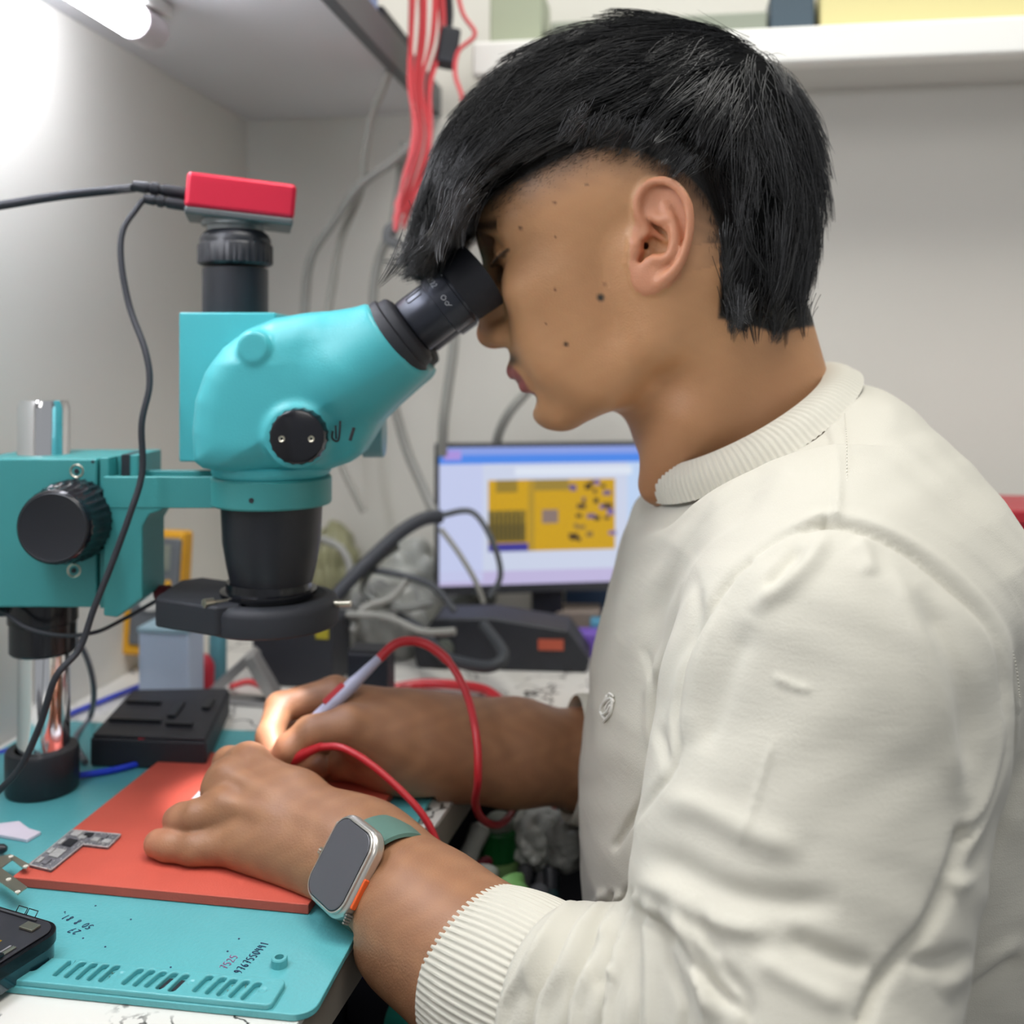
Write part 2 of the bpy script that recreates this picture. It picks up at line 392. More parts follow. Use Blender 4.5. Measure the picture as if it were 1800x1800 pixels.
# ---------------------------------------------------------------- microscope
def X_(px, d): return (px - 900) / FPX * d
def Z_(py, d): return 1.04 - (py - HOR) / FPX * d
YS = .65; XR = X_(478, YS)
MATZ = TT + .004
scope = empty('stereo_microscope', P(75, 1415, .69), 'teal stereo microscope on a chrome pole', 'microscope')
YP = .69; xp = X_(77, YP)
b = MB(); b.lathe((xp, YP, MATZ + .001), (0, 0, 1), [(0, .0165), (Z_(716, YP) - MATZ - .001, .0165), (Z_(706, YP) - MATZ, .0148)], 48); b.build('pole', CHR, scope)
b = MB(); b.lathe((xp - .001, YP, MATZ), (0, 0, 1), [(0, .0225), (.002, .0232), (.026, .0232), (.028, .0222), (.028, .0172)], 48, caps=False); b.build('pole_base', BLK, scope)
b = MB(); zc = Z_(1145, YP); b.lathe((xp - .0005, YP, zc), (0, 0, 1), [(0, .0172), (0, .020), (.0015, .0212), (.020, .0212), (.021, .0222), (.045, .0222), (.045, .0172)], 48, caps=False); b.build('clamp_collar', BLKG, scope)
b = MB(); b.cyl((xp - .022, YP - .006, zc + .029), (xp - .045, YP - .012, zc + .031), .004, .006); b.ball((xp - .05, YP - .013, zc + .031), .008); b.build('collar_screw', BLK, scope)
# focus block
yf, yb = .655, .725
b = MB(); b.box((X_(-45, yf), yf, Z_(1068, yf)), (X_(170, yf), yb, Z_(806, yf))); fb = b.build('focus_block', TEAL2, scope, .0015)
b = MB(); b.box((X_(174, yf), yf + .001, Z_(1070, yf)), (X_(190, yf), yb - .006, Z_(806, yf) + .0005)); b.build('slide_rail', TEAL2, fb, .0008)
b = MB(); b.box((X_(191, yf), yf + .014, Z_(1060, yf)), (X_(229, yf), yb - .012, Z_(803, yf))); b.build('rail_block', TEAL2, fb, .0008)
b = MB(); b.box((X_(199, yf), yf + .0135, Z_(860, yf)), (X_(214, yf), yb - .03, Z_(802.4, yf))); b.build('rail_gap', BLKM, fb)
for px, py, r in ((135, 828, .0045), (130, 1003, .0045)):
    b = MB(); b.lathe((X_(px, yf), yf + .001, Z_(py, yf)), (0, -1, 0), [(0, r), (.0012, r), (.0014, r * .9), (.0005, r * .55), (.0005, .0005)], 24); s_ = b.build('screw', STEEL, fb)
    b = MB(); b.lathe((X_(px, yf), yf - .0004, Z_(py, yf)), (0, -1, 0), [(0, r * .4), (.0006, r * .35)], 6); b.build('hex_socket', BLKM, s_)
b = MB(); b.lathe((X_(163, yf), yf + .0003, Z_(812, yf)), (0, -1, 0), [(0, .0012), (.0004, .001)], 16); b.build('pin_hole', BLKM, fb)
# coarse focus knob
kc = Vector((X_(137, yf), yf, Z_(912, yf)))
b = MB(); b.lathe(kc, (0, -1, 0), [(0, .024), (.002, .0258), (.018, .0255), (.0195, .0245), (.031, .0232), (.0345, .0226), (.036, .0215)], 96, rib=.0004, ribs=32, rrange=(1, 4)); kn = b.build('focus_knob', BLKG, scope)
b = MB(); b.lathe(kc + Vector((0, -.0355, 0)), (0, -1, 0), [(0, .0215), (.0012, .0205), (.0006, .0190)], 64); b.build('knob_cap', BLK, kn)
# arm bracket: hangs beside the block then reaches to the ring
yA, yA2 = .645, .687
arm = MB()
xa0, xa1 = X_(181, yA), X_(381, yA)
za, zb = Z_(838, yA), Z_(888, yA)
t = .0045
arm.box((xa0, yA, zb - .002), (xa1 + .004, yA + t, za)); arm.box((xa0, yA2 - t, zb - .002), (xa1 + .004, yA2, za))
arm.box((xa0, yA + t - .0005, zb - .002), (xa1 + .004, yA2 - t + .0005, zb + .004)); arm.box((xa1 - .004, yA + t, zb), (xa1 + .006, yA2 - t, za - .0002))
arm.build('arm', TEAL2, scope, .0008)
b = MB()
pr = [(xa0, za - .001), (xa0, Z_(1083, yA)), (X_(205, yA), Z_(1086, yA)), (X_(250, yA), Z_(1052, yA)), (X_(250, yA), Z_(925, yA)), (X_(262, yA), Z_(905, yA)), (X_(285, yA), Z_(897, yA)), (X_(285, yA), zb - .001)]
b.prism([(x, z) for x, z in pr], (0, 0, 0), (1, 0, 0), (0, 0, 1), (0, 1, 0), yA + .0005, yA2 - .0005); b.build('arm_bracket', TEAL2, scope, .0015)
b = MB(); b.lathe((X_(264, yA), yA + .0005, Z_(862, yA)), (0, -1, 0), [(0, .0011), (.0004, .001)], 14); b.build('pin_hole', BLKM, scope)
# ring holder
zr0, zr1 = Z_(900, YS - .0375), Z_(848, YS - .0375)
b = MB(); b.lathe((XR, YS, zr0), (0, 0, 1), [(0, .031), (0, .0365), (.0012, .0375), (zr1 - zr0 - .0012, .0375), (zr1 - zr0, .0365), (zr1 - zr0, .031)], 80, caps=False); rg = b.build('ring_holder', TEAL2, scope)
b = MB(); b.lathe((XR - .0035, YS - .0376, (zr0 + zr1) / 2 - .002), (0, -1, 0), [(0, .0016), (.0003, .0015), (.0001, .0006)], 14); b.build('set_screw', BLKM, rg)
b = MB(); b.lathe((XR, YS, zr1 - .001), (0, 0, 1), [(0, .034), (.004, .0372), (.0075, .0375), (.009, .036)], 80); b.build('swivel_flange', TEAL, scope)
# teal head: rounded body, flat at the sides, thinner towards its lower front
dn = YS - .047
ol = [(329, 815), (326, 760), (331, 705), (348, 655), (378, 610), (418, 577), (470, 556), (530, 547), (600, 542), (650, 546), (750, 652), (722, 678), (688, 712), (655, 748), (640, 775), (622, 805), (600, 822), (560, 836), (480, 840), (400, 838), (345, 828)]
OL = np.array([(X_(x, dn), Z_(y, dn)) for x, y in ol])
E0 = Vector((X_(690, .62), 0, Z_(601, .62))); EA = Vector((math.cos(math.radians(37)), 0, math.sin(math.radians(37))))
def f_head(p):
    q = p[:, [0, 2]]; d = poly2(q, OL) + .004
    # lower front is tapered: distance below the line from eyepiece to knob
    a = np.array([X_(745, dn), Z_(655, dn)]); c = np.array([X_(560, dn), Z_(760, dn)]); n = np.array([-(c - a)[1], (c - a)[0]]); n = n / np.linalg.norm(n)
    n = n if n[1] < 0 else -n
    s = (q - a) @ n + .012
    wd = .049 - .55 * np.clip(s, 0, .03)
    up = np.clip((p[:, 2] - 1.04) / .03, 0, 1); wd = wd - .010 * up * np.clip((X_(560, dn) - p[:, 0]) / .06, 0, 1)
    y = np.abs(p[:, 1] - YS) - wd
    # tuck between the twin tubes
    r = smax(d, y + .004, .02) - .004
    boss = cap(p, (X_(447, dn), YS - .05, Z_(610, dn)), (X_(447, dn), YS + .05, Z_(610, dn)), .0098); boss = smax(boss, np.abs(p[:, 1] - YS) - .0505, .003)
    kb = cap(p, (X_(522, dn), YS - .05, Z_(768, dn)), (X_(522, dn), YS + .05, Z_(768, dn)), .0185); kb = smax(kb, np.abs(p[:, 1] - YS) - .052, .003)
    for sy in (-.031, .031):
        tb = cap(p, (E0.x - EA.x * .03, YS + sy, E0.z - EA.z * .03), (E0.x - EA.x * .0, YS + sy, E0.z - EA.z * .0), .0262)
        tb = smax(tb, (p - np.array([E0.x, YS, E0.z])) @ np.array(EA), .003); r = smin(r, tb, .012)
    return smin(smin(r, boss, .003), kb, .006)
V, F = mesh_sdf(f_head, (X_(318, dn) - .01, YS - .068, Z_(845, dn) - .008), (X_(755, dn) + .012, YS + .068, Z_(538, dn) + .012), .0016, slack=1.8)
hd = npmesh('head_housing', V, F, TEAL, scope)
# square beam housing behind, camera tube, camera
bx0, bx1 = X_(313, .655), X_(313, .655) + .062
b = MB(); b.box((bx0, .6565, Z_(812, .655)), (bx1, .722, Z_(549, .655))); b.build('port_housing', TEAL, scope, .0012)
xt, yt = X_(414, .695), .695
zt0 = Z_(550, .655)
b = MB(); zz = Z_(398, .69)
b.lathe((xt, yt, zt0 - .002), (0, 0, 1), [(0, .0218), (Z_(462, .672) - zt0, .0218)], 48); ct = b.build('camera_tube', BLK, scope)
b = MB(); zq = Z_(462, .672); b.lathe((xt, yt, zq), (0, 0, 1), [(0, .0225), (.0015, .0245), (.0135, .0245), (.015, .0235), (.018, .0235), (.021, .022), (.0235, .0190)], 96, rib=.00035, ribs=36, rrange=(1, 2)); b.build('tube_collar', BLK, ct)
b = MB(); zz2 = zq + .0235; b.lathe((xt, yt, zz2), (0, 0, 1), [(0, .0185), (.0035, .019), (.0035, .0222), (.0075, .0222), (.0075, .024)], 48); b.build('camera_mount', mat('mount_grey', '7b7f80', .4, .6), ct)
cy = math.radians(-15); cU = Vector((math.cos(cy), -math.sin(cy) * 1, 0)); 
cU = Vector((math.cos(math.radians(14)), math.sin(math.radians(14)), 0)); cV = Vector((-cU.y, cU.x, 0))
cU = (cU - ZZ * .085).normalized(); cW = cU.cross(cV).normalized(); cV = cW.cross(cU).normalized()
cc = Vector((X_(421, .69), .695, Z_(350, .678)))
b = MB(); b.obox(cc + cW * .0018, cU, cV, cW, .0352, .0235, .0118); cb = b.build('camera_body', RED, scope, .0035, 4)
b = MB(); b.obox(cc - cW * .0118, cU, cV, cW, .0348, .0232, .0024); b.build('camera_base_plate', mat('base_grey', '5d6163', .4, .5), cb, .0015)
def plug(a, d_, L, r, nm, col=BLK):
    b = MB(); b.lathe(a, d_, [(0, r), (L * .45, r), (L * .46, r * .8), (L * .52, r * .8), (L * .53, r * 1.05), (L * .66, r * 1.05), (L * .67, r * .8), (L * .73, r * .8), (L * .74, r * .95), (L, r * .8)], 20); return b.build(nm, col, cb)
pe = cc - cU * .0352 - cV * .006
plug(pe + ZZ * .001, -cU + Vector((0, 0, .03)), .034, .0042, 'plug')
plug(pe - ZZ * .0075 - cV * .004, -cU + Vector((0, 0, .05)), .027, .0038, 'plug')
# barrel under the ring
zt = zr0; s6 = .64
b = MB(); b.lathe((XR, YS, Z_(1022, YS)), (0, 0, 1), [(0, .0255), (.006, .0270), (.012, .0283), (.026, .0305), (zt - Z_(1022, YS) + .002, .0318)], 72); bar = b.build('objective_barrel', BLK, scope)
zl = Z_(1075, YS)
b = MB(); b.lathe((XR - .002, YS, zl), (0, 0, 1), [(0, .031), (.006, .0315), (.0065, .028), (.011, .0275), (.0115, .0300), (.0145, .0302), (.015, .0268), (Z_(1022, YS) - zl + .001, .0262)], 72); b.build('lens_adapter', BLKG, bar)
# LED ring light clipped below
zL0, zL1 = Z_(1128, YS - .042), Z_(1070, YS - .03)
led = empty('ring_light', (XR, YS, zL0), 'black clip on ring light with control box under the microscope lens', 'lamp')
b = MB(); b.lathe((XR, YS, zL0), (0, 0, 1), [(.0065, .0285), (0, .0282), (0, .026), (.0165, .026)], 80, caps=False); b.lathe((XR, YS, zL0), (0, 0, 1), [(.0065, .0285), (.0065, .0385), (0, .0388), (0, .0405), (.0015, .042), (.0125, .0425), (.0155, .0415), (.018, .0385), (.0185, .034), (.0165, .031), (.0165, .026)], 80, caps=False); b.loft
lb = b.build('ring_body', BLKM, led)
b = MB(); b.lathe((XR, YS, zL0 + .0050), (0, 0, 1), [(.0011, .0288), (0, .0288), (0, .0382), (.0011, .0382)], 60, caps=False); b.build('diffuser', mat('led_glow', 'ffffff', .5, emit='eef0ff', estr=12), led)
for k in range(6):
    a = 2 * PI * k / 6; l = bpy.data.lights.new('led', 'SPOT'); l.energy = .5; l.spot_size = math.radians(44); l.spot_blend = .7; l.shadow_soft_size = .004; l.color = (1, .96, 1)
    lo_ = bpy.data.objects.new('led', l); C.objects.link(lo_); q = Vector((XR + .0335 * math.cos(a), YS + .0335 * math.sin(a), zL0 + .0035)); lo_.location = q
    lo_.rotation_euler = (Vector((XR - .024 + .010 * math.cos(a), YS + .014 + .010 * math.sin(a), .775)) - q).to_track_quat('-Z', 'Y').to_euler()
b = MB(); xbox = X_(262, .63)
b.prism([(xbox, .645), (xbox + .002, .635), (XR - .025, .612), (XR - .012, .62), (XR - .024, .68), (xbox + .012, .70), (xbox, .69)], (0, 0, 0), (1, 0, 0), (0, 1, 0), ZZ, zL0 + .0015, zL0 + .0195); b.build('control_box', BLKM, led, .002)
b = MB(); b.lathe((xbox + .001, .672, zL0 + .014), (-1, .35, 0), [(0, .0035), (.004, .0035), (.0045, .0055), (.012, .005)], 16); b.build('dimmer_knob', mat('dim_red', '5a1820', .5), led)
for a0, nm in ((1.25 * PI, 'thumb_screw'), (-.15, 'thumb_screw')):
    d_ = Vector((math.cos(a0), math.sin(a0), .05)); b = MB(); q = Vector((XR, YS, zL1 + .0015))
    if a0 > 1: b.cyl(q + d_ * .031, q + d_ * .047, .0012); b.cyl(q + d_ * .041, q + d_ * .047, .0028); b.build(nm, STEEL, led)
    else: b.cyl(q + d_ * .038 - ZZ * .006, q + d_ * .052 - ZZ * .006, .0022); b.build(nm, STEEL, led)
# zoom knobs
for sy, nm in ((-1, 'zoom_knob'), (1, 'zoom_knob')):
    k0 = Vector((X_(522, .59), YS + sy * .05, Z_(768, .59)))
    b = MB(); b.lathe(k0, (0, sy, 0), [(0, .0145), (.001, .0166), (.009, .0162), (.0105, .0155), (.0112, .0140), (.0112, .0003)], 60, rib=.0003, ribs=20, rrange=(1, 2)); zk = b.build(nm, BLKG, scope)
    for dx in (-.0085, .0085):
        b = MB(); b.lathe(k0 + Vector((dx, sy * .0108, -.001)), (0, sy, 0), [(0, .002), (.0009, .0019), (.0007, .0012), (.0002, .0005)], 16); b.build('screw', STEEL, zk)
b = MB(); q0 = Vector((X_(592, dn), YS - .0465, Z_(760, dn)))
def mk(b, pts, r=.00065):
    b.tube([Vector((X_(x, .602), YS - .0462 + dy, Z_(y, .602))) for x, y, dy in pts], r, 6, 4)
mk(b, [(584, 758, 0), (583, 770, 0), (590, 776, 0), (595, 770, 0), (597, 740, 0)], .0007); mk(b, [(590, 772, 0), (589, 748, 0)])
mk(b, [(621, 752, .0008), (614, 775, .0008)], .0011); b.build('zoom_mark', BLKM, hd)
# clear stub at the far side behind the housing
b = MB(); b.lathe((X_(640, .70), .70, Z_(764, .70)), (1, 0, 0), [(0, .0155), (.013, .0155), (.014, .0145), (.0142, .001)], 40); b.build('port_cap', mat('pale_teal', '79aab2', .35), scope)
# eyepieces
EYB = []
for sy in (-.030, .031):
    o = Vector((E0.x, YS + sy, E0.z)); A = EA
    eb = MB(); eb.lathe(o - A * .001, A, [(0, .0225), (.0005, .0262), (.005, .0266), (.0075, .0262), (.0085, .0240), (.0125, .0236), (.014, .0225), (.0155, .019)], 72); e1_ = eb.build('eyepiece_mount', BLKM, scope)
    eb = MB(); eb.lathe(o + A * .0150, A, [(0, .0170), (.001, .0176), (.020, .0176), (.0203, .0191), (.0325, .0195), (.033, .0185), (.0345, .0185), (.035, .0190)], 72); eb.build('eyepiece', mat('satin_black', '3a3d46', .32, .6), e1_)
    # rubber cup, high on its outer side
    rings = []
    for k, (t, r) in enumerate(((.0, .0196), (.002, .0208), (.010, .0214), (1, .0217), (1.001, .0203), (.012, .0185), (.004, .015))):
        ring = []; u = Vector((0, 1, 0)); w_ = A.cross(u)
        for j in range(64):
            a = 2 * PI * j / 64; hgt = .014 + .007 * (.5 + .5 * math.cos(a - (PI if sy < 0 else 0))) * 1.0
            tt = hgt if t >= 1 else t
            ring.append(o + A * (.0497 + tt) + (u * math.cos(a) + w_ * math.sin(a)) * r)
        rings.append(ring)
    eb = MB(); eb.loft(rings); cu = eb.build('eyecup', mat('rubber_black', '1f2028', .7), e1_)
    if sy < 0:
        EYB = (o, A, e1_)
# lettering on the near eyepiece, on its outer side
def on_barrel(o, A, t0, a0, r):
    u = Vector((0, 1, 0)); w_ = A.cross(u)
    def g(u_, v_):
        a = a0 + u_ / r; return o + A * (t0 + v_) + (u * math.cos(a) + w_ * math.sin(a)) * (r + .00012)
    return g
WT = mat('white_print', 'd8dade', .5)
o, A, e1_ = EYB
writing('print', 'X/22', (0, 0, 0), UU, VV, ZZ, .0032, .75, .00018, WT, e1_, bend=on_barrel(o, A, .0395, PI - .95, .0196), jit=0)
b = MB(); g = on_barrel(o, A, .0395, PI - .05, .0196)
b.tube([g(.0035 * .4 * math.cos(a), .0016 + .0014 * math.sin(a)) for a in np.linspace(0, 2 * PI, 12)], .00018, 4, 0)
b.tube([g(.0038 + .0012 * math.cos(a), .0012 + .001 * math.sin(a)) for a in np.linspace(0, 2 * PI, 12)], .00018, 4, 0); b.tube([g(.005, .0012), g(.0066, .003)], .00018, 4, 0)
b.build('print', WT, e1_)
b = MB(); b.ball(on_barrel(o, A, .0480, PI - .75, .0187)(0, 0), .0006, 8); b.build('dot_mark', WT, e1_)
b = MB(); g = on_barrel(o, A, .02, PI - .95, .0176)
b.tube([g(.000, .014), g(.000, .003), g(.0005, .002), g(.004, .002), g(.0045, .003), g(.0045, .012)], .00035, 5, 0); b.build('clip_groove', BLKM, e1_)

# ---------------------------------------------------------------- person
person = empty('person', (.15, .62, .45), 'person in a white sweatshirt looking into the microscope eyepieces', 'person')
def A3(*v): return np.array(v, np.float32)
pitch, yaw, roll = map(math.radians, (14, 9, 2))
Fv = Vector((-math.cos(pitch) * math.cos(yaw), math.cos(pitch) * math.sin(yaw), -math.sin(pitch)))
L0 = Vector((-math.sin(yaw), -math.cos(yaw), 0)); U0 = Fv.cross(L0) * 1
if U0.z < 0: U0 = -U0
Lv = (L0 * math.cos(roll) - U0 * math.sin(roll)).normalized(); Uv = (U0 * math.cos(roll) + L0 * math.sin(roll)).normalized()
EC = P(1118, 437, .565) - Lv * .070
HR = np.array([Fv, Lv, Uv], np.float32)          # world -> head
def H(a, b, c): return EC + Fv * (a / 1000) + Lv * (b / 1000) + Uv * (c / 1000)
def mmc(*pts): return [(a / 1000, b / 1000, c / 1000, r / 1000) for a, b, c, r in pts]
def m3(*v): return tuple(x / 1000 for x in v)

# ear plane
EN = Vector((-math.sin(math.radians(25)), -math.cos(math.radians(25)), 0)); EU = Vector((math.cos(math.radians(25)), -math.sin(math.radians(25)), 0)); EV = Vector((0, 0, 1))
EO = P(1160, 415, .556)
def ex(x, y): return ((1050 + x / 7.2 - 1160) * .000318, (415 - 280 - y / 7.2) * .000307)
def e3(x, y, w_, r): u, v = ex(x, y); return (u, v, w_ / 1000, r / 1000)
OUT = [ex(*q) for q in ((430, 1180), (420, 1000), (470, 800), (465, 560), (520, 370), (650, 260), (800, 225), (960, 280), (1090, 420), (1180, 590), (1215, 780), (1195, 960), (1150, 1150), (1080, 1330), (960, 1480), (850, 1600), (700, 1680), (560, 1695), (470, 1640), (410, 1500), (400, 1350))]
CON = [ex(*q) for q in ((560, 700), (640, 730), (800, 830), (870, 920), (890, 1050), (860, 1180), (780, 1215), (680, 1215), (600, 1260), (540, 1325), (470, 1330), (445, 1260), (490, 1130), (500, 1000), (600, 900), (590, 820))]
def rs(pts, n=3):
    a = spline([q[:3] for q in pts], n); r_ = np.interp(np.linspace(0, len(pts) - 1, len(a)), range(len(pts)), [q[3] for q in pts]); return [(v.x, v.y, v.z, float(w_)) for v, w_ in zip(a, r_)]
def f_ear(pw):
    q = (pw - A3(*EO)) @ np.array([EU, EV, EN], np.float32).T
    uv = q[:, :2]; w_ = q[:, 2]
    po = poly2(uv, OUT).astype(np.float32)
    plate = smax(po + .0015, np.abs(w_ + .0058) - .0016, .002)
    helix = chain(q, rs([e3(760, 985, -9, 1.2), e3(620, 880, -6, 1.8), e3(530, 760, -3.5, 2.2), e3(487, 620, -2, 2.3), e3(495, 480, -1.5, 2.2), e3(560, 350, -1.4, 2.2), e3(680, 275, -1.2, 2.2), e3(820, 265, -1.0, 2.3), e3(960, 325, -.8, 2.4), e3(1070, 440, -.6, 2.4), e3(1140, 600, -.6, 2.4), e3(1162, 780, -.8, 2.3), e3(1152, 960, -1.2, 2.2), e3(1105, 1140, -1.8, 2.3), e3(1030, 1310, -2.5, 2.6), e3(920, 1450, -3, 3.0), e3(780, 1560, -3.5, 3.2)]), .0006)
    anti = chain(q, rs([e3(850, 580, -4.8, 2.0), e3(880, 700, -3.6, 2.4), e3(935, 820, -2.8, 2.5), e3(965, 960, -2.6, 2.5), e3(955, 1090, -2.8, 2.4), e3(900, 1210, -3.2, 2.4), e3(800, 1270, -3.2, 2.2), e3(700, 1265, -3, 2.1), e3(610, 1320, -4, 1.8)]), .0006)
    infc = chain(q, [e3(890, 740, -3.5, 2.2), e3(780, 760, -4.2, 2.2), e3(650, 690, -5.5, 1.9)], .001)
    trag = chain(q, [e3(405, 960, -5, 2.6), e3(450, 1050, -3.2, 2.5), e3(420, 1150, -4, 2.6), e3(400, 1290, -6, 2.8), e3(480, 1400, -6, 2.5)], .002)
    lobe = ell(q, (*ex(630, 1500), -.0052), (.0105, .0085, .0036))
    shell = smax(poly2(uv, [ex(*c) for c in ((430, 640), (700, 640), (900, 780), (960, 960), (940, 1160), (820, 1300), (520, 1420), (400, 1300))]) - .0008, np.abs(w_ + .014) - .010, .004)
    e = smin(plate, shell, .004); e = smin(e, helix, .0018); e = smin(e, anti, .0035); e = smin(e, infc, .003); e = smin(e, trag, .003); e = smin(e, lobe, .004)
    pocket = smax(poly2(uv, CON) + .0006, -(w_ + .0125), .003)
    pocket = np.minimum(pocket, cap(q, e3(520, 1060, -11, 1)[:3], e3(470, 1040, -22, 1)[:3], .0030))
    crus = chain(q, [e3(790, 1000, -11, 1.3), e3(640, 890, -8.5, 1.8), e3(560, 800, -6, 2)], .002)
    e = smax(e, -pocket, .0016); return smin(e, crus, .002), pocket, q

def f_skull(p):
    q = (p - A3(*EC)) @ HR.T; s = np.abs(q[:, 1]); qs = q.copy(); qs[:, 1] = s
    d = ell(q, m3(-6, 0, 44), m3(90, 73, 76))
    d = smin(d, ell(q, m3(40, 0, 42), m3(52, 60, 50)), .02)
    d = smin(d, ell(q, m3(38, 0, -6), m3(46, 58, 54)), .02)
    d = smin(d, ell(qs, m3(58, 38, -6), m3(23, 22, 19)), .018)
    d = smin(d, ell(q, m3(61, 0, -38), m3(32, 33, 34)), .018)
    d = smin(d, ell(qs, m3(43, 32, -38), m3(36, 25, 36)), .016)
    d = smin(d, chain(qs, mmc((-4, 55, -2, 13), (2, 52, -50, 13), (36, 36, -69, 12), (66, 13, -80, 11.5)), .01), .014)
    d = smin(d, ell(q, m3(74, 0, -79), m3(14.5, 19, 12.5)), .012)
    d = smin(d, ell(q, m3(36, 0, -56), m3(44, 42, 29)), .02)
    d = smin(d, ell(qs, m3(-25, 42, -20), m3(40, 28, 40)), .02)
    # brow ridge, socket, lids
    d = smin(d, chain(qs, mmc((84, 8, 33, 8), (80, 30, 38, 8), (66, 48, 31, 8)), .006), .01)
    sock = ell(qs, m3(90, 31, 22), m3(13, 17, 11)); d = smax(d, -sock, .012)
    ball = ell(qs, m3(70, 31, 22), m3(13.2, 13.5, 13)); d = smin(d, ball, .003)
    lid = chain(qs, mmc((83, 20, 18, 1.6), (85, 31, 16, 1.8), (79, 42, 19, 1.6), (73, 47, 20.5, 1.2)), .002); d = smin(d, lid, .003)
    crease = chain(qs, mmc((85, 20, 26, .8), (86.5, 31, 27, .8), (79, 45, 25, .8)), .002); d = smax(d, -crease, .003)
    # nose
    d = smin(d, chain(q, mmc((86, 0, 28, 6.5), (91, 0, 10, 7), (96, 0, -8, 8), (100, 0, -22, 9)), .006), .010)
    d = smin(d, ell(q, m3(100.5, 0, -23), m3(9.5, 10, 8.5)), .006)
    d = smin(d, ell(qs, m3(91, 10.5, -26), m3(11, 7, 7.5)), .005)
    d = smax(d, -ell(qs, m3(97, 7, -34), m3(6.5, 3.2, 5)), .002)
    alar = chain(qs, mmc((84, 18, -18, .8), (80, 19, -27, .8), (82, 17, -34, .8)), .002); d = smax(d, -alar, .004)
    # lips
    up = chain(qs, mmc((80, 22, -54, 2), (87, 13, -51, 4), (91.5, 5, -49.5, 5), (91.5, 0, -50.5, 5)), .004)
    lo = chain(qs, mmc((80, 20, -57, 2.5), (85, 12, -61, 4.6), (87.5, 0, -62.5, 5.6)), .004)
    d = smin(d, up, .006); d = smin(d, lo, .006)
    slit = chain(qs, mmc((97, 0, -56, .9), (90, 12, -56, .9), (81, 23, -56, .7)), .002); slit = np.minimum(slit, chain(qs, mmc((85, 0, -56, .8), (80, 20, -56, .7)), .002)); d = smax(d, -slit, .0025)
    d = smax(d, -chain(qs, mmc((90, 0, -70, 3), (84, 12, -69, 2.5)), .003), .010)
    d = smax(d, -chain(qs, mmc((99, 0, -39, 1.2), (98, 0, -44, 1.2)), .003), .003)
    return d, q
NK = [(.116, .640, 1.075, .050), (.131, .642, 1.010, .0525), (.158, .645, .960, .051), (.178, .645, .89, .07)]
def f_neck(p):
    d = chain(p, NK, .02)
    tr = cap(p, (.148, .632, 1.060), (.160, .64, .985), .034, .040)       # nape
    d = smin(d, tr, .03)
    scm = chain(p, [(.128, .590, 1.062, .012), (.105, .598, 1.010, .012), (.088, .625, .965, .010)], .005)
    return smin(d, scm, .022)
def f_torso_core(p): return ell(p, (.19, .64, .77), (.09, .13, .19))
# near arm and hand
PADT = .7590
def Q(px, py, d, r): v = P(px, py, d); return (v.x, v.y, v.z, r)
def Qz(px, py, z, r): v = PZ(px, py, z); return (v.x, v.y, v.z, r)
LW = Q(628, 1512, .566, .0235)
def f_larm(p):
    arm = chain(p, [Q(1250, 1790, .42, .036), Q(1000, 1790, .455, .034), Q(840, 1698, .492, .0335), Q(745, 1622, .520, .0325), Q(672, 1552, .552, .0285), Q(636, 1520, .563, .0262), Q(598, 1500, .572, .0255)], .02)
    pk = [Q(440, 1484, .577, .0125), Q(345, 1492, .5775, .0098), Q(300, 1487, .5815, .0090), Q(278, 1483, .5840, .0080)]
    rg = [Q(398, 1428, .590, .0115), Q(348, 1436, .586, .0096), Q(322, 1440, .590, .0090), Q(311, 1441, .594, .0082)]
    md = [Q(402, 1375, .607, .0115), Q(386, 1392, .604, .0100), Q(392, 1432, .612, .0088), Q(398, 1448, .618, .0080)]
    ix = [Q(436, 1347, .624, .0115), Q(402, 1341, .637, .0096), Q(392, 1362, .645, .0086), Q(398, 1392, .648, .0078)]
    th = [Q(560, 1470, .60, .016), Q(500, 1420, .645, .013), Q(450, 1400, .662, .0105), Q(420, 1395, .665, .009)]
    palm = None
    for k, r0 in ((pk, .0215), (rg, .021), (md, .0205), (ix, .020)):
        c = chain(p, [Q(612, 1508, .569, .022), ((k[0][0] * .55 + LW[0] * .45), (k[0][1] * .55 + LW[1] * .45), (k[0][2] * .55 + LW[2] * .45) , .0185), k[0]], .01)
        palm = c if palm is None else smin(palm, c, .010)
    hyp = cap(p, Q(560, 1510, .562, 0)[:3], Q(460, 1497, .572, 0)[:3], .0175, .0125)
    palm = smin(palm, hyp, .012)
    # tendons fan over the back of the hand
    for k in (rg, md, ix):
        palm = smin(palm, cap(p, Q(590, 1462, .556, 0)[:3], (k[0][0] + .001, k[0][1] - .0075, k[0][2] + .0085), .0026, .0042), .007)
    hand = smin(arm, palm, .018)
    for k, rr in ((pk, 0), (rg, 0), (md, 0), (ix, 0)):
        kb = np.sqrt(((p - A3(k[0][0], k[0][1] - .002, k[0][2] + .0015)) ** 2).sum(1)) - .0125; hand = smin(hand, kb, .006)
    fs = [chain(p, k, .003) for k in (pk, rg, md, ix)]
    fing = smin(smin(fs[0], fs[1], .0012), smin(fs[2], fs[3], .0012), .0012)
    hand = smin(hand, fing, .006); hand = smin(hand, chain(p, th, .004), .008)
    fl = np.where(p[:, 0] < -.078, PADT - p[:, 2], -1).astype(np.float32)
    return smax(hand, fl, .003)
RW = Q(722, 1308, .692, .028)
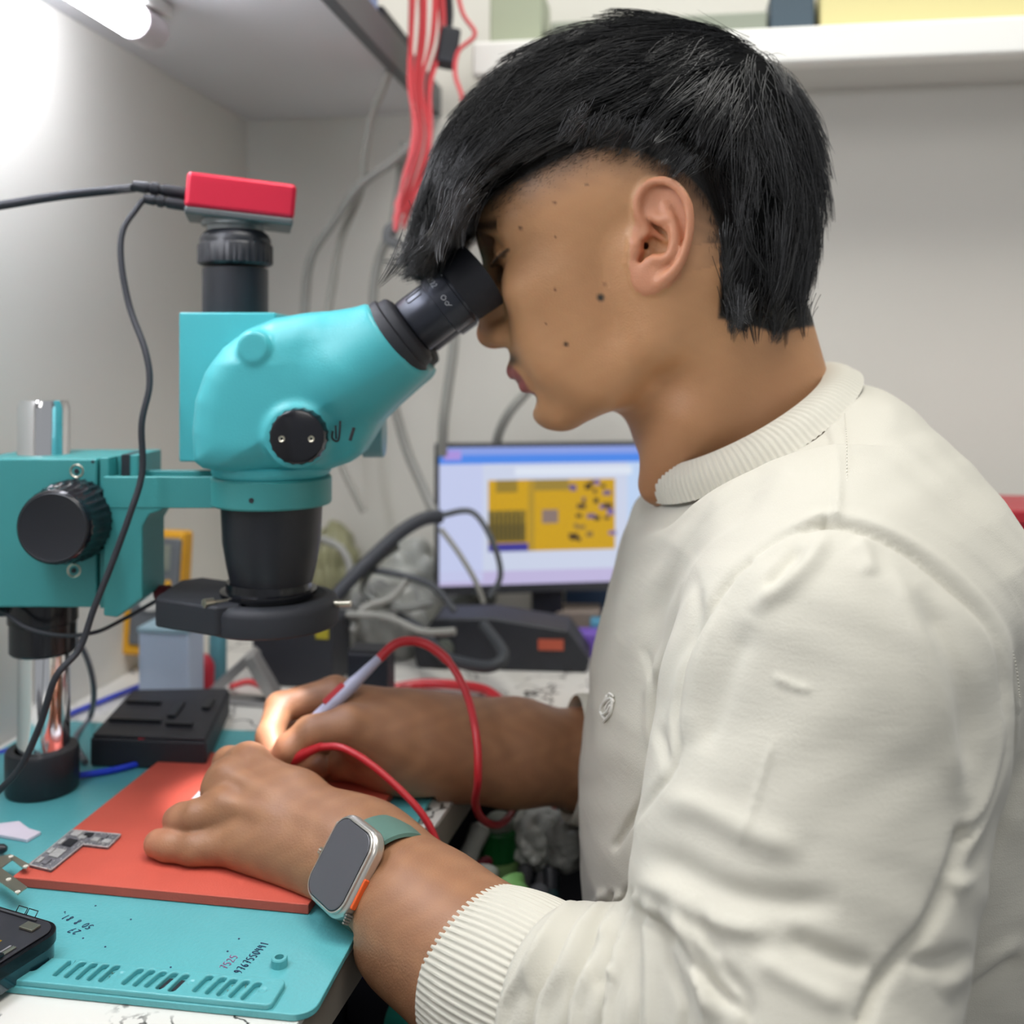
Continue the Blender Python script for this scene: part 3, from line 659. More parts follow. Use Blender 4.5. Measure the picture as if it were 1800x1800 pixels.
def f_rarm(p):
    arm = chain(p, [Q(1300, 1390, .80, .034), Q(1040, 1336, .742, .0315), Q(900, 1322, .718, .0325), Q(800, 1315, .702, .0300), Q(735, 1308, .692, .0285), Q(690, 1298, .688, .026)], .02)
    ix = [Q(588, 1222, .700, .0125), Q(492, 1243, .690, .0098), Q(474, 1295, .668, .0088), Q(484, 1332, .654, .0074)]
    th = [Q(690, 1300, .672, .019), Q(612, 1278, .658, .0135), Q(546, 1290, .648, .0108), Q(512, 1316, .644, .0098), Q(494, 1334, .645, .0082)]
    md = [Q(585, 1252, .715, .0125), Q(515, 1290, .705, .0100), Q(500, 1330, .690, .0088), Q(498, 1348, .675, .0075)]
    rg = [Q(600, 1290, .722, .012), Q(548, 1330, .712, .0100), Q(545, 1352, .697, .0090), Q(560, 1348, .686, .0085)]
    pk = [Q(622, 1320, .722, .0115), Q(578, 1352, .712, .0094), Q(580, 1358, .698, .0084), Q(600, 1350, .690, .0080)]
    palm = None
    for k in (ix, md, rg, pk):
        c = chain(p, [Q(705, 1304, .690, .0215), k[0]], .01); palm = c if palm is None else smin(palm, c, .014)
    palm = smin(palm, cap(p, Q(700, 1318, .683, 0)[:3], Q(610, 1338, .687, 0)[:3], .0185, .0125), .012)
    palm = smin(palm, cap(p, Q(680, 1300, .672, 0)[:3], Q(625, 1290, .664, 0)[:3], .0165, .0145), .010)
    web = cap(p, Q(640, 1245, .688, 0)[:3], Q(600, 1265, .672, 0)[:3], .012, .009)
    palm = smin(palm, web, .012)
    hand = smin(arm, palm, .018)
    for k in (ix, md, rg, pk): hand = smin(hand, chain(p, k, .003), .0035)
    hand = smin(hand, chain(p, th, .004), .006)
    fl = np.where(p[:, 0] < -.05, PADT - .003 - p[:, 2], -1).astype(np.float32)
    return smax(hand, fl, .003)

def to_px(V):
    return 900 + V[:, 0] / V[:, 1] * FPX, HOR + (1.04 - V[:, 2]) / V[:, 1] * FPX
SKIN = np.array(lin('cf9c70')[:3]); SKIN_D = np.array(lin('a0714f')[:3]); SKIN_R = np.array(lin('cc8a6c')[:3]); LIP = np.array(lin('9c5a58')[:3]); STUB = np.array(lin('40342c')[:3]); BROWN = np.array(lin('2a1d18')[:3])
def mixc(c, t, k): k = np.clip(k, 0, 1)[:, None]; return c * (1 - k) + t * k
HAIRLINE = [(1262, 560), (1268, 470), (1262, 400), (1240, 345), (1205, 305), (1165, 285), (1130, 268), (1060, 254), (1000, 272), (940, 302), (875, 338), (835, 372), (805, 420)]
def head_all(p):
    d, q = f_skull(p); d = smin(d, f_neck(p), .022)
    e, pk, _ = f_ear(p); d = smax(d, -pk, .002); d = smin(d, e, .0035); return d
V1, F1 = mesh_sdf(head_all, (H(120, 0, 0).x - .02, .535, .945), (.245, .735, 1.245), .00125, slack=1.7)
c1 = np.repeat(SKIN[None], len(V1), 0)
hq = (V1 - np.array(EC)) @ HR.T.astype(float); px, py = to_px(V1); near = hq[:, 1] > .01
eq = (V1 - np.array(EO)) @ np.array([EU, EV, EN]).T
rnd = (np.sin(V1[:, 0] * 310 + np.sin(V1[:, 2] * 270) * 2) * np.sin(V1[:, 2] * 340 + V1[:, 1] * 150)) * .5
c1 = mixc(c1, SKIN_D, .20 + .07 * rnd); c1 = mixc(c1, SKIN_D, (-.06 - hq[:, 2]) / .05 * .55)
eard = poly2(eq[:, :2], OUT); inear = (eard < .001) & (eq[:, 2] > -.0095); c1 = mixc(c1, SKIN_R, inear * .75 + 0.0)
c1 = mixc(c1, np.array(lin('b5705a')[:3]), np.exp(-((hq[:, 0] - .105) ** 2 + hq[:, 1] ** 2 + (hq[:, 2] + .023) ** 2) / .012 ** 2) * .5)
lipd = np.sqrt(((np.maximum(np.abs(hq[:, 1]) - .010, 0)) * 1.1) ** 2 + ((hq[:, 2] + .0565) * 1.15) ** 2) - .0125
c1 = mixc(c1, LIP, np.where(hq[:, 0] > .075, -lipd / .002 + .5, 0))
# moustache shadow of short hair on the upper lip
c1 = mixc(c1, STUB, np.where((hq[:, 0] > .078), np.exp(-((hq[:, 2] + .0425) / .004) ** 2 - ((np.abs(hq[:, 1]) - .014) / .012) ** 2) * .85, 0))
# clipped hair around the side of the head, its tint also paints fringe shade
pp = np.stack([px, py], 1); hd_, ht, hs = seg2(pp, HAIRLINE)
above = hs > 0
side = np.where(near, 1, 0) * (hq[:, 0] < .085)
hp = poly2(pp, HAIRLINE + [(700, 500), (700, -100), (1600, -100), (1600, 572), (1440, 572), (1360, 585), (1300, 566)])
fade_and_shade = np.clip(1 - hp / 78, 0, 1) ** 1.4 * .86 * np.where(ht < .18, .45, 1)
c1 = mixc(c1, STUB, np.where(inear, 0, fade_and_shade * (.85 + .3 * rnd)) * (hq[:, 2] > -.02) * (hq[:, 0] < .09))
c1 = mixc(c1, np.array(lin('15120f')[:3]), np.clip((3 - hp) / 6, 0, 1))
# brow and lashes
bd = np.abs(hq[:, 2] - (.040 - .25 * np.maximum(np.abs(hq[:, 1]) - .035, 0))) / .0042
c1 = mixc(c1, BROWN, np.where((hq[:, 0] > .055) & (np.abs(hq[:, 1]) > .010) & (np.abs(hq[:, 1]) < .052), np.clip(1.3 - bd, 0, 1) * .9, 0))
ld, lt, ls = seg2(np.abs(hq[:, 1:3]) , np.array([(.018, .0175), (.031, .0148), (.044, .0180), (.050, .0202)]))
c1 = mixc(c1, BROWN, np.where((hq[:, 0] > .06) & (hq[:, 2] > 0), np.clip(1.6 - ld / .0009, 0, 1) * .85, 0))
for mx_, my_, r, col in ((1056, 523, 6.5, '2c3230'), (995, 605, 4, '3a2418'), (975, 357, 2.6, '5a3020'), (915, 401, 3, '4a2a1c'), (1031, 325, 2.5, '5a4030'), (976, 509, 2.4, '7a4a34'), (1063, 500, 2.4, '7a4a34'), (977, 417, 2, '6a4028'), (960, 569, 2, '7a5038')):
    dd = np.hypot(px - mx_, py - my_); c1 = mixc(c1, np.array(lin(col)[:3]), np.where(near & (V1[:, 1] < .66), np.clip(1.5 - dd / r, 0, 1), 0))
V2, F2 = mesh_sdf(f_larm, (Q(262, 0, .60, 0)[0] - .012, .40, .70), (Q(1050, 0, .44, 0)[0], .70, .835), .00125, slack=1.7)
V3, F3 = mesh_sdf(f_rarm, (Q(455, 0, .70, 0)[0] - .02, .62, .70), (.12, .82, .85), .0014, slack=1.7)
ARM = np.array(lin('93684b')[:3])
def armcol(V, tips):
    c = np.repeat(ARM[None], len(V), 0); r_ = np.sin(V[:, 0] * 260 + np.sin(V[:, 2] * 230) * 2) * np.sin(V[:, 1] * 290 + V[:, 2] * 120)
    c = mixc(c, SKIN, .05 + .1 * r_)
    for t in tips: c = mixc(c, SKIN_R, np.exp(-((V - np.array(t)) ** 2).sum(1) / .012 ** 2) * .6)
    return c
c2 = armcol(V2, [Q(278, 1483, .584, 0)[:3], Q(311, 1441, .594, 0)[:3], Q(392, 1365, .645, 0)[:3]])
c3 = armcol(V3, [Q(484, 1332, .654, 0)[:3], Q(494, 1334, .645, 0)[:3]])
SKM = bpy.data.materials.new('skin'); SKM.use_nodes = True
def _skin():
    nt = SKM.node_tree; b = nt.nodes['Principled BSDF']; a = nt.nodes.new('ShaderNodeAttribute'); a.attribute_name = 'tint'
    nt.links.new(a.outputs['Color'], b.inputs['Base Color']); b.inputs['Roughness'].default_value = .47
    b.inputs['Subsurface Weight'].default_value = .12; b.inputs['Subsurface Radius'].default_value = (.006, .002, .001); b.inputs['Subsurface Scale'].default_value = 1
    tc = nt.nodes.new('ShaderNodeTexCoord'); n = nt.nodes.new('ShaderNodeTexNoise'); n.inputs['Scale'].default_value = 900; n.inputs['Detail'].default_value = 3
    v = nt.nodes.new('ShaderNodeTexNoise'); v.inputs['Scale'].default_value = 140; v.inputs['Detail'].default_value = 4
    ad = nt.nodes.new('ShaderNodeMath'); ad.operation = 'ADD'; nt.links.new(n.outputs[0], ad.inputs[0]); nt.links.new(v.outputs[0], ad.inputs[1])
    nt.links.new(tc.outputs['Object'], n.inputs[0]); nt.links.new(tc.outputs['Object'], v.inputs[0])
    bp = nt.nodes.new('ShaderNodeBump'); bp.inputs['Strength'].default_value = .22; bp.inputs['Distance'].default_value = .001
    nt.links.new(ad.outputs[0], bp.inputs['Height']); nt.links.new(bp.outputs[0], b.inputs['Normal'])
_skin()
def coarse_core(p): return smin(smin(f_torso_core(p), cap(p, (.17, .62, .92), (.165, .52, .90), .040), .03), cap(p, (.155, .50, .90), Q(1380, 1760, .42, 0)[:3], .042, .034), .03)
V4, F4 = mesh_sdf(coarse_core, (.03, .37, .58), (.32, .82, 1.0), .006)
n1, n2, n3 = len(V1), len(V2), len(V3)
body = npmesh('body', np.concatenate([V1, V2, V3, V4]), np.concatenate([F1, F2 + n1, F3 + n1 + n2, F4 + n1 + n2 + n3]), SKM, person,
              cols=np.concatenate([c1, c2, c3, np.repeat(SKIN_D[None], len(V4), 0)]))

# ---------------------------------------------------------------- sweatshirt
SHM = bpy.data.materials.new('cream_jersey'); SHM.use_nodes = True
def _sh():
    nt = SHM.node_tree; b = nt.nodes['Principled BSDF']; b.inputs['Base Color'].default_value = lin('cac7bb'); b.inputs['Roughness'].default_value = .85
    b.inputs['Sheen Weight'].default_value = .15
    tc = nt.nodes.new('ShaderNodeTexCoord'); n = nt.nodes.new('ShaderNodeTexNoise'); n.inputs['Scale'].default_value = 1500
    n2 = nt.nodes.new('ShaderNodeTexNoise'); n2.inputs['Scale'].default_value = 45; n2.inputs['Detail'].default_value = 3
    mp = nt.nodes.new('ShaderNodeMapping'); mp.inputs['Scale'].default_value = (1, 1, 5); nt.links.new(tc.outputs['Object'], mp.inputs[0])
    nt.links.new(tc.outputs['Object'], n.inputs[0]); nt.links.new(mp.outputs[0], n2.inputs[0])
    ad = nt.nodes.new('ShaderNodeMath'); ad.operation = 'MULTIPLY_ADD'; nt.links.new(n2.outputs[0], ad.inputs[0]); ad.inputs[1].default_value = 1.2; nt.links.new(n.outputs[0], ad.inputs[2])
    bp = nt.nodes.new('ShaderNodeBump'); bp.inputs['Strength'].default_value = .22; bp.inputs['Distance'].default_value = .001
    nt.links.new(ad.outputs[0], bp.inputs['Height']); nt.links.new(bp.outputs[0], b.inputs['Normal'])
_sh()
ZS = np.array([.50, .62, .709, .744, .771, .806, .847, .882, .916, .945, .965, .985, 1.003, 1.020, 1.034])
XF = np.array([.055, .048, .045, .0425, .043, .0465, .0517, .0585, .069, .078, .089, .103, .120, .145, .175])
XB = np.array([.32, .325, .325, .325, .325, .322, .318, .314, .304, .290, .278, .263, .247, .232, .218])
YW = np.array([.15, .155, .16, .165, .17, .172, .174, .174, .172, .165, .145, .115, .088, .066, .05])
NC1 = A3(-.0169, .492, .7478); NC0 = A3(.023, .455, .7498); ND = np.array(NC1 - NC0, float); ND /= np.linalg.norm(ND)
FC1 = P(1006, 1331, .731); FC0 = P(1105, 1342, .736)
NHX = A3(-.063, 0, -.040); NHX /= np.linalg.norm(NHX); NHY = A3(0, -1, -.07); NHY /= np.linalg.norm(NHY); NHN = np.cross(NHX, NHY); NHN /= np.linalg.norm(NHN); NHN = NHN if NHN[2] > 0 else -NHN
NHC = A3(.149, .636, .9965)
def f_shirt(p):
    z = p[:, 2]; xf = np.interp(z, ZS, XF).astype(np.float32); xb = np.interp(z, ZS, XB).astype(np.float32); yw = np.interp(z, ZS, YW).astype(np.float32)
    cx = (xf + xb) / 2; ax = (xb - xf) / 2
    ux = np.abs(p[:, 0] - cx) / ax; uy = np.abs(p[:, 1] - .635) / yw
    e = 2.4; rr = (ux ** e + uy ** e) ** (1 / e)
    d = (rr - 1) * np.minimum(ax, yw) * .9; d = smax(d, z - 1.030, .02)
    sh = chain(p, [(.172, .600, .958, .048), Q(1475, 1010, .505, .054), Q(1478, 1085, .482, .062)], .03)
    d = smin(d, sh, .045)
    sf = chain(p, [(.172, .665, .958, .048), (.185, .755, .92, .055), Q(1340, 1330, .785, .048), Q(1240, 1380, .782, .045), (*FC0, .0435)], .03)
    sf = smax(sf, (p - A3(*FC0)) @ A3(*(FC1 - FC0).normalized()) - .006 - 9 * np.maximum(p[:, 2] - .83, 0), .003)
    d = smin(d, sf, .02)
    up = chain(p, [Q(1478, 1060, .482, .0620), Q(1465, 1180, .455, .0665), Q(1440, 1330, .445, .0665), Q(1400, 1520, .425, .0635), Q(1385, 1700, .405, .0580), Q(1385, 1830, .385, .052)], .02)
    fo = chain(p, [Q(1385, 1830, .385, .050), Q(1250, 1835, .405, .0490), Q(1130, 1820, .428, .0465), Q(1040, 1806, .446, .0435), (-.004, .480, .7482, .0435)], .015)
    a = smin(up, fo, .012)
    a = smax(a, ((p - NC0) @ ND.astype(np.float32)) * 1.0 - .004 - 9 * np.maximum(p[:, 2] - .83, 0), .003)
    d = smin(d, a, .012)
    r_ = p - NHC; h = r_ @ NHN; rx = r_ @ NHX / .0620; ry = r_ @ NHY / .0840
    hole = smax((np.sqrt(rx * rx + ry * ry) - 1) * .062, -(h + .004), .004)
    # keep the cloth round the neck below the collar seam
    ring = smax((np.sqrt(rx * rx + ry * ry) - 1.45) * .062, -(h - .002 + .35 * np.clip(np.sqrt(rx * rx + ry * ry) - 1, 0, 1) * .062), .006)
    return smax(smax(d, -ring, .010), -hole, .004)
SV, SF_ = mesh_sdf(f_shirt, (-.035, .32, .60), (.36, .86, 1.05), .0019, slack=1.9)
SN = vnormals(SV, SF_)
def tz(*pts): return [(950 + x / 1.5, 600 + y / 1.5) for x, y in pts]
# creases: polyline in the photograph frame, half width in px, height in mm (+ ridge, - valley), ends taper
CR = [
 (tz((200, 1330), (235, 1270), (290, 1190), (330, 1140), (352, 1080), (352, 1000), (368, 900), (400, 800), (470, 660), (540, 580), (640, 510), (750, 478)), 7, -3.2, 0),
 (tz((750, 478), (860, 505), (980, 560), (1080, 640), (1170, 740), (1215, 840), (1230, 960), (1225, 1080), (1180, 1220), (1115, 1310)), 6, -3.0, 0),
 (tz((560, 565), (650, 505), (750, 462), (860, 484), (990, 540), (1090, 615), (1185, 720), (1235, 830), (1250, 960)), 9, 1.6, 0),
 (tz((700, 150), (745, 225), (765, 300), (770, 380), (765, 460)), 6, -.7, 0), (tz((740, 150), (785, 225), (800, 300), (800, 380), (795, 460)), 5, -.4, 0), (tz((722, 160), (768, 240), (784, 320), (784, 400), (780, 460)), 10, 1.4, 0),
 # chest
 (tz((560, 330), (470, 420), (380, 520), (300, 650), (255, 780), (240, 900)), 16, 2.2, 1), (tz((620, 330), (520, 440), (420, 540), (340, 660), (300, 760)), 14, -2.4, 1),
 (tz((400, 600), (412, 680), (395, 760), (350, 850), (318, 960), (315, 1060), (330, 1140)), 11, -3.6, 1), (tz((380, 620), (350, 700), (335, 800), (300, 900), (298, 1000), (305, 1090)), 12, 3.2, 1),
 (tz((270, 800), (300, 900), (300, 1000), (325, 1110)), 8, -2.4, 1), (tz((290, 420), (240, 540), (200, 660), (170, 800), (150, 950), (130, 1100)), 14, 1.5, 1), (tz((250, 500), (195, 660), (160, 830)), 10, -1.2, 1),
 (tz((640, 300), (570, 350), (500, 400), (440, 470)), 10, 1.3, 1), (tz((690, 190), (640, 210), (610, 240), (590, 270)), 12, 1.6, 1), (tz((760, 170), (880, 160), (960, 200)), 16, 1.2, 1),
 # sleeve head
 (tz((760, 500), (720, 570), (660, 640), (590, 690), (560, 720)), 16, 3.0, 1), (tz((690, 540), (640, 600), (600, 660)), 12, -2.4, 1), (tz((830, 520), (860, 560), (870, 620)), 14, 1.6, 1),
 (tz((900, 560), (960, 680), (1010, 820), (1060, 980), (1090, 1120), (1100, 1230)), 22, 2.4, 1), (tz((1000, 640), (1070, 780), (1120, 930), (1140, 1080), (1130, 1200)), 22, -2.6, 1),
 (tz((480, 700), (430, 820), (400, 940), (380, 1060)), 18, 2.0, 1), (tz((560, 740), (500, 860), (460, 980), (420, 1090)), 22, -2.0, 1),
 (tz((610, 880), (660, 905), (720, 920)), 6, 1.0, 1), (tz((620, 1040), (590, 1130), (560, 1230), (530, 1330)), 5, 1.0, 1),
 (tz((300, 1200), (420, 1230), (560, 1300), (700, 1350)), 26, 2.2, 1), (tz((250, 1340), (360, 1380), (500, 1450), (640, 1480), (800, 1480)), 26, -2.6, 1), (tz((245, 1420), (340, 1450), (470, 1530), (620, 1560)), 20, 2.8, 1),
 # elbow hollow
 (tz((215, 1490), (260, 1500), (330, 1560), (400, 1640), (480, 1720), (560, 1790)), 10, -3.6, 1), (tz((240, 1478), (310, 1500), (420, 1580), (520, 1680)), 16, 2.2, 1),
 (tz((330, 1560), (420, 1680), (470, 1800)), 12, 2.8, 1), (tz((640, 1560), (760, 1620), (900, 1660)), 22, -2.4, 1), (tz((560, 1620), (700, 1700), (820, 1760)), 22, 2.4, 1),
 (tz((1115, 1300), (1080, 1400), (1050, 1480), (1010, 1560), (960, 1620), (900, 1690), (850, 1790)), 12, -4.0, 0),
 # back
 (tz((1240, 900), (1235, 1040), (1190, 1180), (1140, 1290), (1090, 1400)), 14, 2.6, 1), (tz((1275, 1080), (1240, 1200), (1180, 1330), (1110, 1440)), 16, -2.6, 1), (tz((1275, 1620), (1180, 1690), (1080, 1760)), 14, -2.4, 1), (tz((1275, 1570), (1150, 1650), (1050, 1720)), 16, 2.2, 1),
 (tz((960, 1640), (1060, 1640), (1140, 1600)), 16, -2.4, 1), (tz((1060, 1430), (1120, 1420), (1180, 1370)), 12, 1.8, 1),
]
# gathered forearm sleeve: thin folds sweeping round it
for k, (xt, xb, a) in enumerate(((1003, 893, 3), (1032, 925, -3.4), (1052, 962, 3.4), (1070, 990, -3.4), (1083, 1022, 3.6), (1098, 1052, -3.8), (1110, 1080, 3.6), (1122, 1112, -3.4), (1138, 1150, 3.6), (1158, 1195, -3.2), (1185, 1250, 3.0), (1220, 1310, -2.8))):
    CR.append(([(xt + 6, 1578), (xt - (xt - xb) * .28, 1630), (xt - (xt - xb) * .62, 1700), (xb + (8 if k % 2 else -6), 1770), (xb - 8, 1860)], 8 + (k % 3) * 2, a * (1.25 if k < 7 else .8), 1 if k > 6 else 0))
CR += [([(1062, 1640), (1050, 1690), (1052, 1740)], 7, -2.6, 1), ([(1090, 1660), (1082, 1700), (1088, 1730)], 5, 2.4, 1), ([(975, 1640), (940, 1700), (925, 1750)], 6, 1.8, 1)]
spx, spy = to_px(SV); sp = np.stack([spx, spy], 1)
vd = -SV + np.array(CAM); vd /= np.linalg.norm(vd, axis=1)[:, None]; facing = np.clip((SN * vd).sum(1) * 2.0, 0, 1) * (SV[:, 1] < .64)
DS = np.zeros(len(SV))
arm_v = smin(chain(SV.astype(np.float32), [Q(1478, 1020, .480, .0640), Q(1440, 1330, .445, .0665), Q(1385, 1700, .405, .0580), Q(1385, 1830, .385, .052)], .02), chain(SV.astype(np.float32), [Q(1385, 1830, .385, .05), Q(1040, 1762, .446, .044), (.02, .4575, .759, .0425)], .02), .01)
for pl, wd, am, tp in CR:
    pl = catmull2(pl, 4, closed=False); lo = np.min(pl, 0) - 4 * wd; hi = np.max(pl, 0) + 4 * wd
    ii = np.nonzero((spx > lo[0]) & (spx < hi[0]) & (spy > lo[1]) & (spy < hi[1]) & (facing > 0))[0]
    if not len(ii): continue
    d, t, sg = seg2(sp[ii], pl); g = np.exp(-(d / wd) ** 2)
    if tp: g *= np.clip(np.sin(np.clip(t, 0, 1) * PI) * 1.8, 0, 1)
    DS[ii] += g * am / 1000 * 1.15
SV = SV + SN * (DS * facing)[:, None]
# broad soft unevenness everywhere
wob = np.sin(SV[:, 0] * 60 + 2 * np.sin(SV[:, 2] * 38)) * np.sin(SV[:, 2] * 52 + 1.5 * np.sin(SV[:, 1] * 45)) * .0011 + np.sin(SV[:, 0] * 150 + 3 * np.sin(SV[:, 2] * 60)) * np.sin(SV[:, 2] * 110 + SV[:, 1] * 90) * .0004
SV = SV + SN * wob[:, None]
shirt = npmesh('sweatshirt', SV, SF_, SHM, person)

def ribbed(name, ringA, ringB, nrib, amp, thick, m, parent, seg=None, bulge=.002, rows=9, inward=None):
    """band between two loops given as functions of an angle; rings roll over at the first edge"""
    seg = seg or nrib * 6; V = []; F = []
    rows_ = [('o', t) for t in np.linspace(0, 1, rows)] ; pr = [('i', 1.0)]
    prof = [('i', .9), ('i', .35), ('i', .06), ('e', 0)] + rows_
    for kind, t in prof:
        for j in range(seg):
            a = 2 * PI * j / seg; A_, B_ = ringA(a), ringB(a); C_ = inward(a); n = (A_ - C_); ax = (B_ - A_).normalized(); n = (n - ax * n.dot(ax)).normalized()
            q = A_.lerp(B_, t); rb = amp * (1 if math.cos(a * nrib) > 0.1 else -1) * (1 if kind != 'i' else 0) * min(1, .3 + t * 12)
            if kind == 'o': q = q + n * (bulge * math.sin(PI * min(1, t * 1.05)) + rb)
            elif kind == 'i': q = q - n * thick
            else: q = q - ax * thick * .55 - n * thick * .45
            V.append(q)
    R_ = len(prof)
    for i in range(R_ - 1):
        for j in range(seg): k = (j + 1) % seg; F.append((i * seg + j, i * seg + k, (i + 1) * seg + k, (i + 1) * seg + j))
    b = MB(); b.add(V, F); return b.build(name, m, parent, angle=60)
RIBM = mat('cream_rib', 'cfccc0', .85, bump=.15, bscale=900)
# near cuff
ndv = Vector(ND).normalized(); nu = ndv.orthogonal().normalized(); nw = ndv.cross(nu)
def cuffring(c, r): return lambda a: Vector(c) + (nu * math.cos(a) + nw * math.sin(a)) * r
ribbed('cuff', cuffring(NC1, .0395), cuffring(NC0 - np.array(ND) * -.002, .0425), 84, .00045, .0022, RIBM, shirt, bulge=.0022, inward=lambda a: Vector(NC1))
fdv = (FC1 - FC0).normalized(); fu = fdv.orthogonal().normalized(); fw = fdv.cross(fu)
ribbed('cuff', lambda a: FC1 + (fu * math.cos(a) + fw * math.sin(a)) * .0435, lambda a: FC0 + (fu * math.cos(a) + fw * math.sin(a)) * .0445, 70, .0004, .0022, RIBM, shirt, bulge=.001, inward=lambda a: FC1)
# collar
def cin(a): return Vector((.1385, .634, 1.008)) + Vector((-.0520, 0, -.0300)) * math.cos(a) + Vector((.0, -.0640, -.004)) * math.sin(a)
def cou(a): return Vector((.1490, .636, .9965)) + Vector((-.0630, 0, -.0400)) * math.cos(a) + Vector((.0, -.0860, -.006)) * math.sin(a)
ribbed('collar', cin, cou, 120, .0004, .0022, RIBM, shirt, bulge=.0035, inward=lambda a: Vector((.140, .634, .960)))
# small embroidered crest on the chest
def on_shirt(px, py, it=40):
    dvec = (P(px, py, 1) - CAM).normalized(); t = .35
    for _ in range(it):
        q = CAM + dvec * t; f_ = float(f_shirt(np.array([tuple(q)], np.float32))[0]); t += max(f_ * .8, .0003)
        if f_ < .0004: break
    return CAM + dvec * t
b = MB()
for pts in ([(1062, 1262), (1055, 1250), (1060, 1235), (1072, 1226), (1078, 1232)], [(1060, 1268), (1068, 1258), (1074, 1245), (1076, 1230)], [(1056, 1240), (1062, 1230), (1066, 1222)], [(1064, 1245), (1068, 1235), (1074, 1230)], [(1058, 1255), (1066, 1250), (1072, 1238)], [(1066, 1228), (1070, 1218), (1077, 1222)]):
    b.tube([on_shirt(x, y) - Vector((0, .0012, 0)) for x, y in pts], .0007, 6, 3)
b.build('embroidery', mat('white_thread', 'f2f1ec', .5), shirt)
# stitch line beside the seams
for line in (tz((800, 190), (806, 260), (806, 380), (800, 455)), tz((760, 452), (870, 474), (1000, 530), (1100, 605), (1195, 712), (1245, 825), (1262, 940))):
    pts = catmull2(line, 14, closed=False); b = MB()
    for i in range(0, len(pts) - 1):
        p0, p1 = pts[i], pts[i + 1]; q0 = on_shirt(*p0); q1 = on_shirt(p0[0] * .45 + p1[0] * .55, p0[1] * .45 + p1[1] * .55)
        b.tube([q0 - Vector((0, .0009, 0)), q1 - Vector((0, .0009, 0))], .00028, 5, 0)
    b.build('stitching', mat('seam_thread', 'dedbd0', .7), shirt)

# ---------------------------------------------------------------- hair
def hpt(x, y, d): q = P(x, y, d); return (q.x, q.z)
DH = .628
HP = [hpt(x, y, DH) for x, y in ((712, 468), (712, 410), (738, 330), (765, 260), (800, 200), (862, 120), (945, 60), (1055, 26), (1180, 20), (1285, 42), (1360, 84), (1408, 140), (1428, 205), (1443, 285), (1452, 380), (1442, 460), (1420, 535), (1408, 576))] + \
     [hpt(x, y, .600) for x, y in ((1370, 590), (1300, 572))] + [hpt(x, y, .580) for x, y in ((1268, 540), (1274, 470), (1268, 400), (1246, 345), (1206, 303), (1165, 281), (1130, 262), (1060, 246), (1000, 262), (940, 292), (878, 326), (836, 362), (805, 405), (778, 440), (745, 476))]
HP = np.array(catmull2(HP, 3))
def f_hair(p):
    q = (p - A3(*EC)) @ HR.T
    d2 = poly2(p[:, [0, 2]], HP).astype(np.float32) + .004
    lat = ell(q, m3(4, 0, 40), m3(130, 84, 110))
    lat = smin(lat, ell(q, m3(80, 0, 60), m3(72, 62, 70)), .03)
    lat = smin(lat, ell(q, m3(-40, 0, 0), m3(66, 74, 90)), .02)
    return smax(d2, lat, .022) 
HV, HF = mesh_sdf(f_hair, (H(190, 0, 0).x - .02, .53, 1.03), (.215, .76, 1.275), .003, slack=1.8)
HN = vnormals(HV, HF)
HAIRM = bpy.data.materials.new('black_hair'); HAIRM.use_nodes = True
b_ = HAIRM.node_tree.nodes['Principled BSDF']; _at = HAIRM.node_tree.nodes.new('ShaderNodeAttribute'); _at.attribute_name = 'tint'; HAIRM.node_tree.links.new(_at.outputs['Color'], b_.inputs['Base Color']); b_.inputs['Roughness'].default_value = .30; b_.inputs['Specular IOR Level'].default_value = .7
HCAP = mat('hair_base', '08090a', .9, spec=.1)
hair = npmesh('hair', HV - HN * .004, HF, HCAP, person)
GD = [((1350, 90), (-1, -.1)), ((1250, 40), (-1, .0)), ((1120, 20), (-1, .25)), ((1000, 60), (-.9, .5)), ((900, 130), (-.75, .7)), ((830, 220), (-.6, .85)), ((780, 300), (-.5, .9)), ((740, 400), (-.35, 1)), ((720, 460), (-.7, .5)),
      ((1150, 150), (-.95, .35)), ((1050, 200), (-.95, .4)), ((950, 250), (-.9, .45)), ((880, 300), (-.85, .5)), ((820, 370), (-.6, .75)), ((1230, 200), (-.75, .7)), ((1150, 260), (-.7, .75)), ((1060, 245), (-.9, .5)),
      ((1390, 150), (.45, 1)), ((1430, 300), (.1, 1)), ((1430, 430), (-.1, 1)), ((1400, 540), (-.12, 1)), ((1330, 300), (.08, 1)), ((1300, 420), (0, 1)), ((1290, 520), (-.08, 1)), ((1240, 300), (-.1, 1)), ((1350, 200), (.2, 1)), ((1290, 150), (-.35, .9)), ((1215, 290), (-.25, 1))]
GP = np.array([g[0] for g in GD], float); GV = np.array([g[1] for g in GD], float); GV /= np.linalg.norm(GV, axis=1)[:, None]
def flow(p):
    x, y = to_px(p); d2 = (x[:, None] - GP[None, :, 0]) ** 2 + (y[:, None] - GP[None, :, 1]) ** 2
    w_ = np.exp(-d2 / (2 * 60. ** 2)) + 1e-6 / (1 + d2); v = (w_[:, :, None] * GV[None]).sum(1)
    return np.stack([v[:, 0], np.zeros(len(p)), -v[:, 1]], 1)
def hgrad(p):
    g = np.zeros_like(p); h = .0015
    for a in range(3):
        d = np.zeros(3, np.float32); d[a] = h; g[:, a] = f_hair((p + d).astype(np.float32)) - f_hair((p - d).astype(np.float32))
    return g / np.maximum(np.linalg.norm(g, axis=1), 1e-9)[:, None]
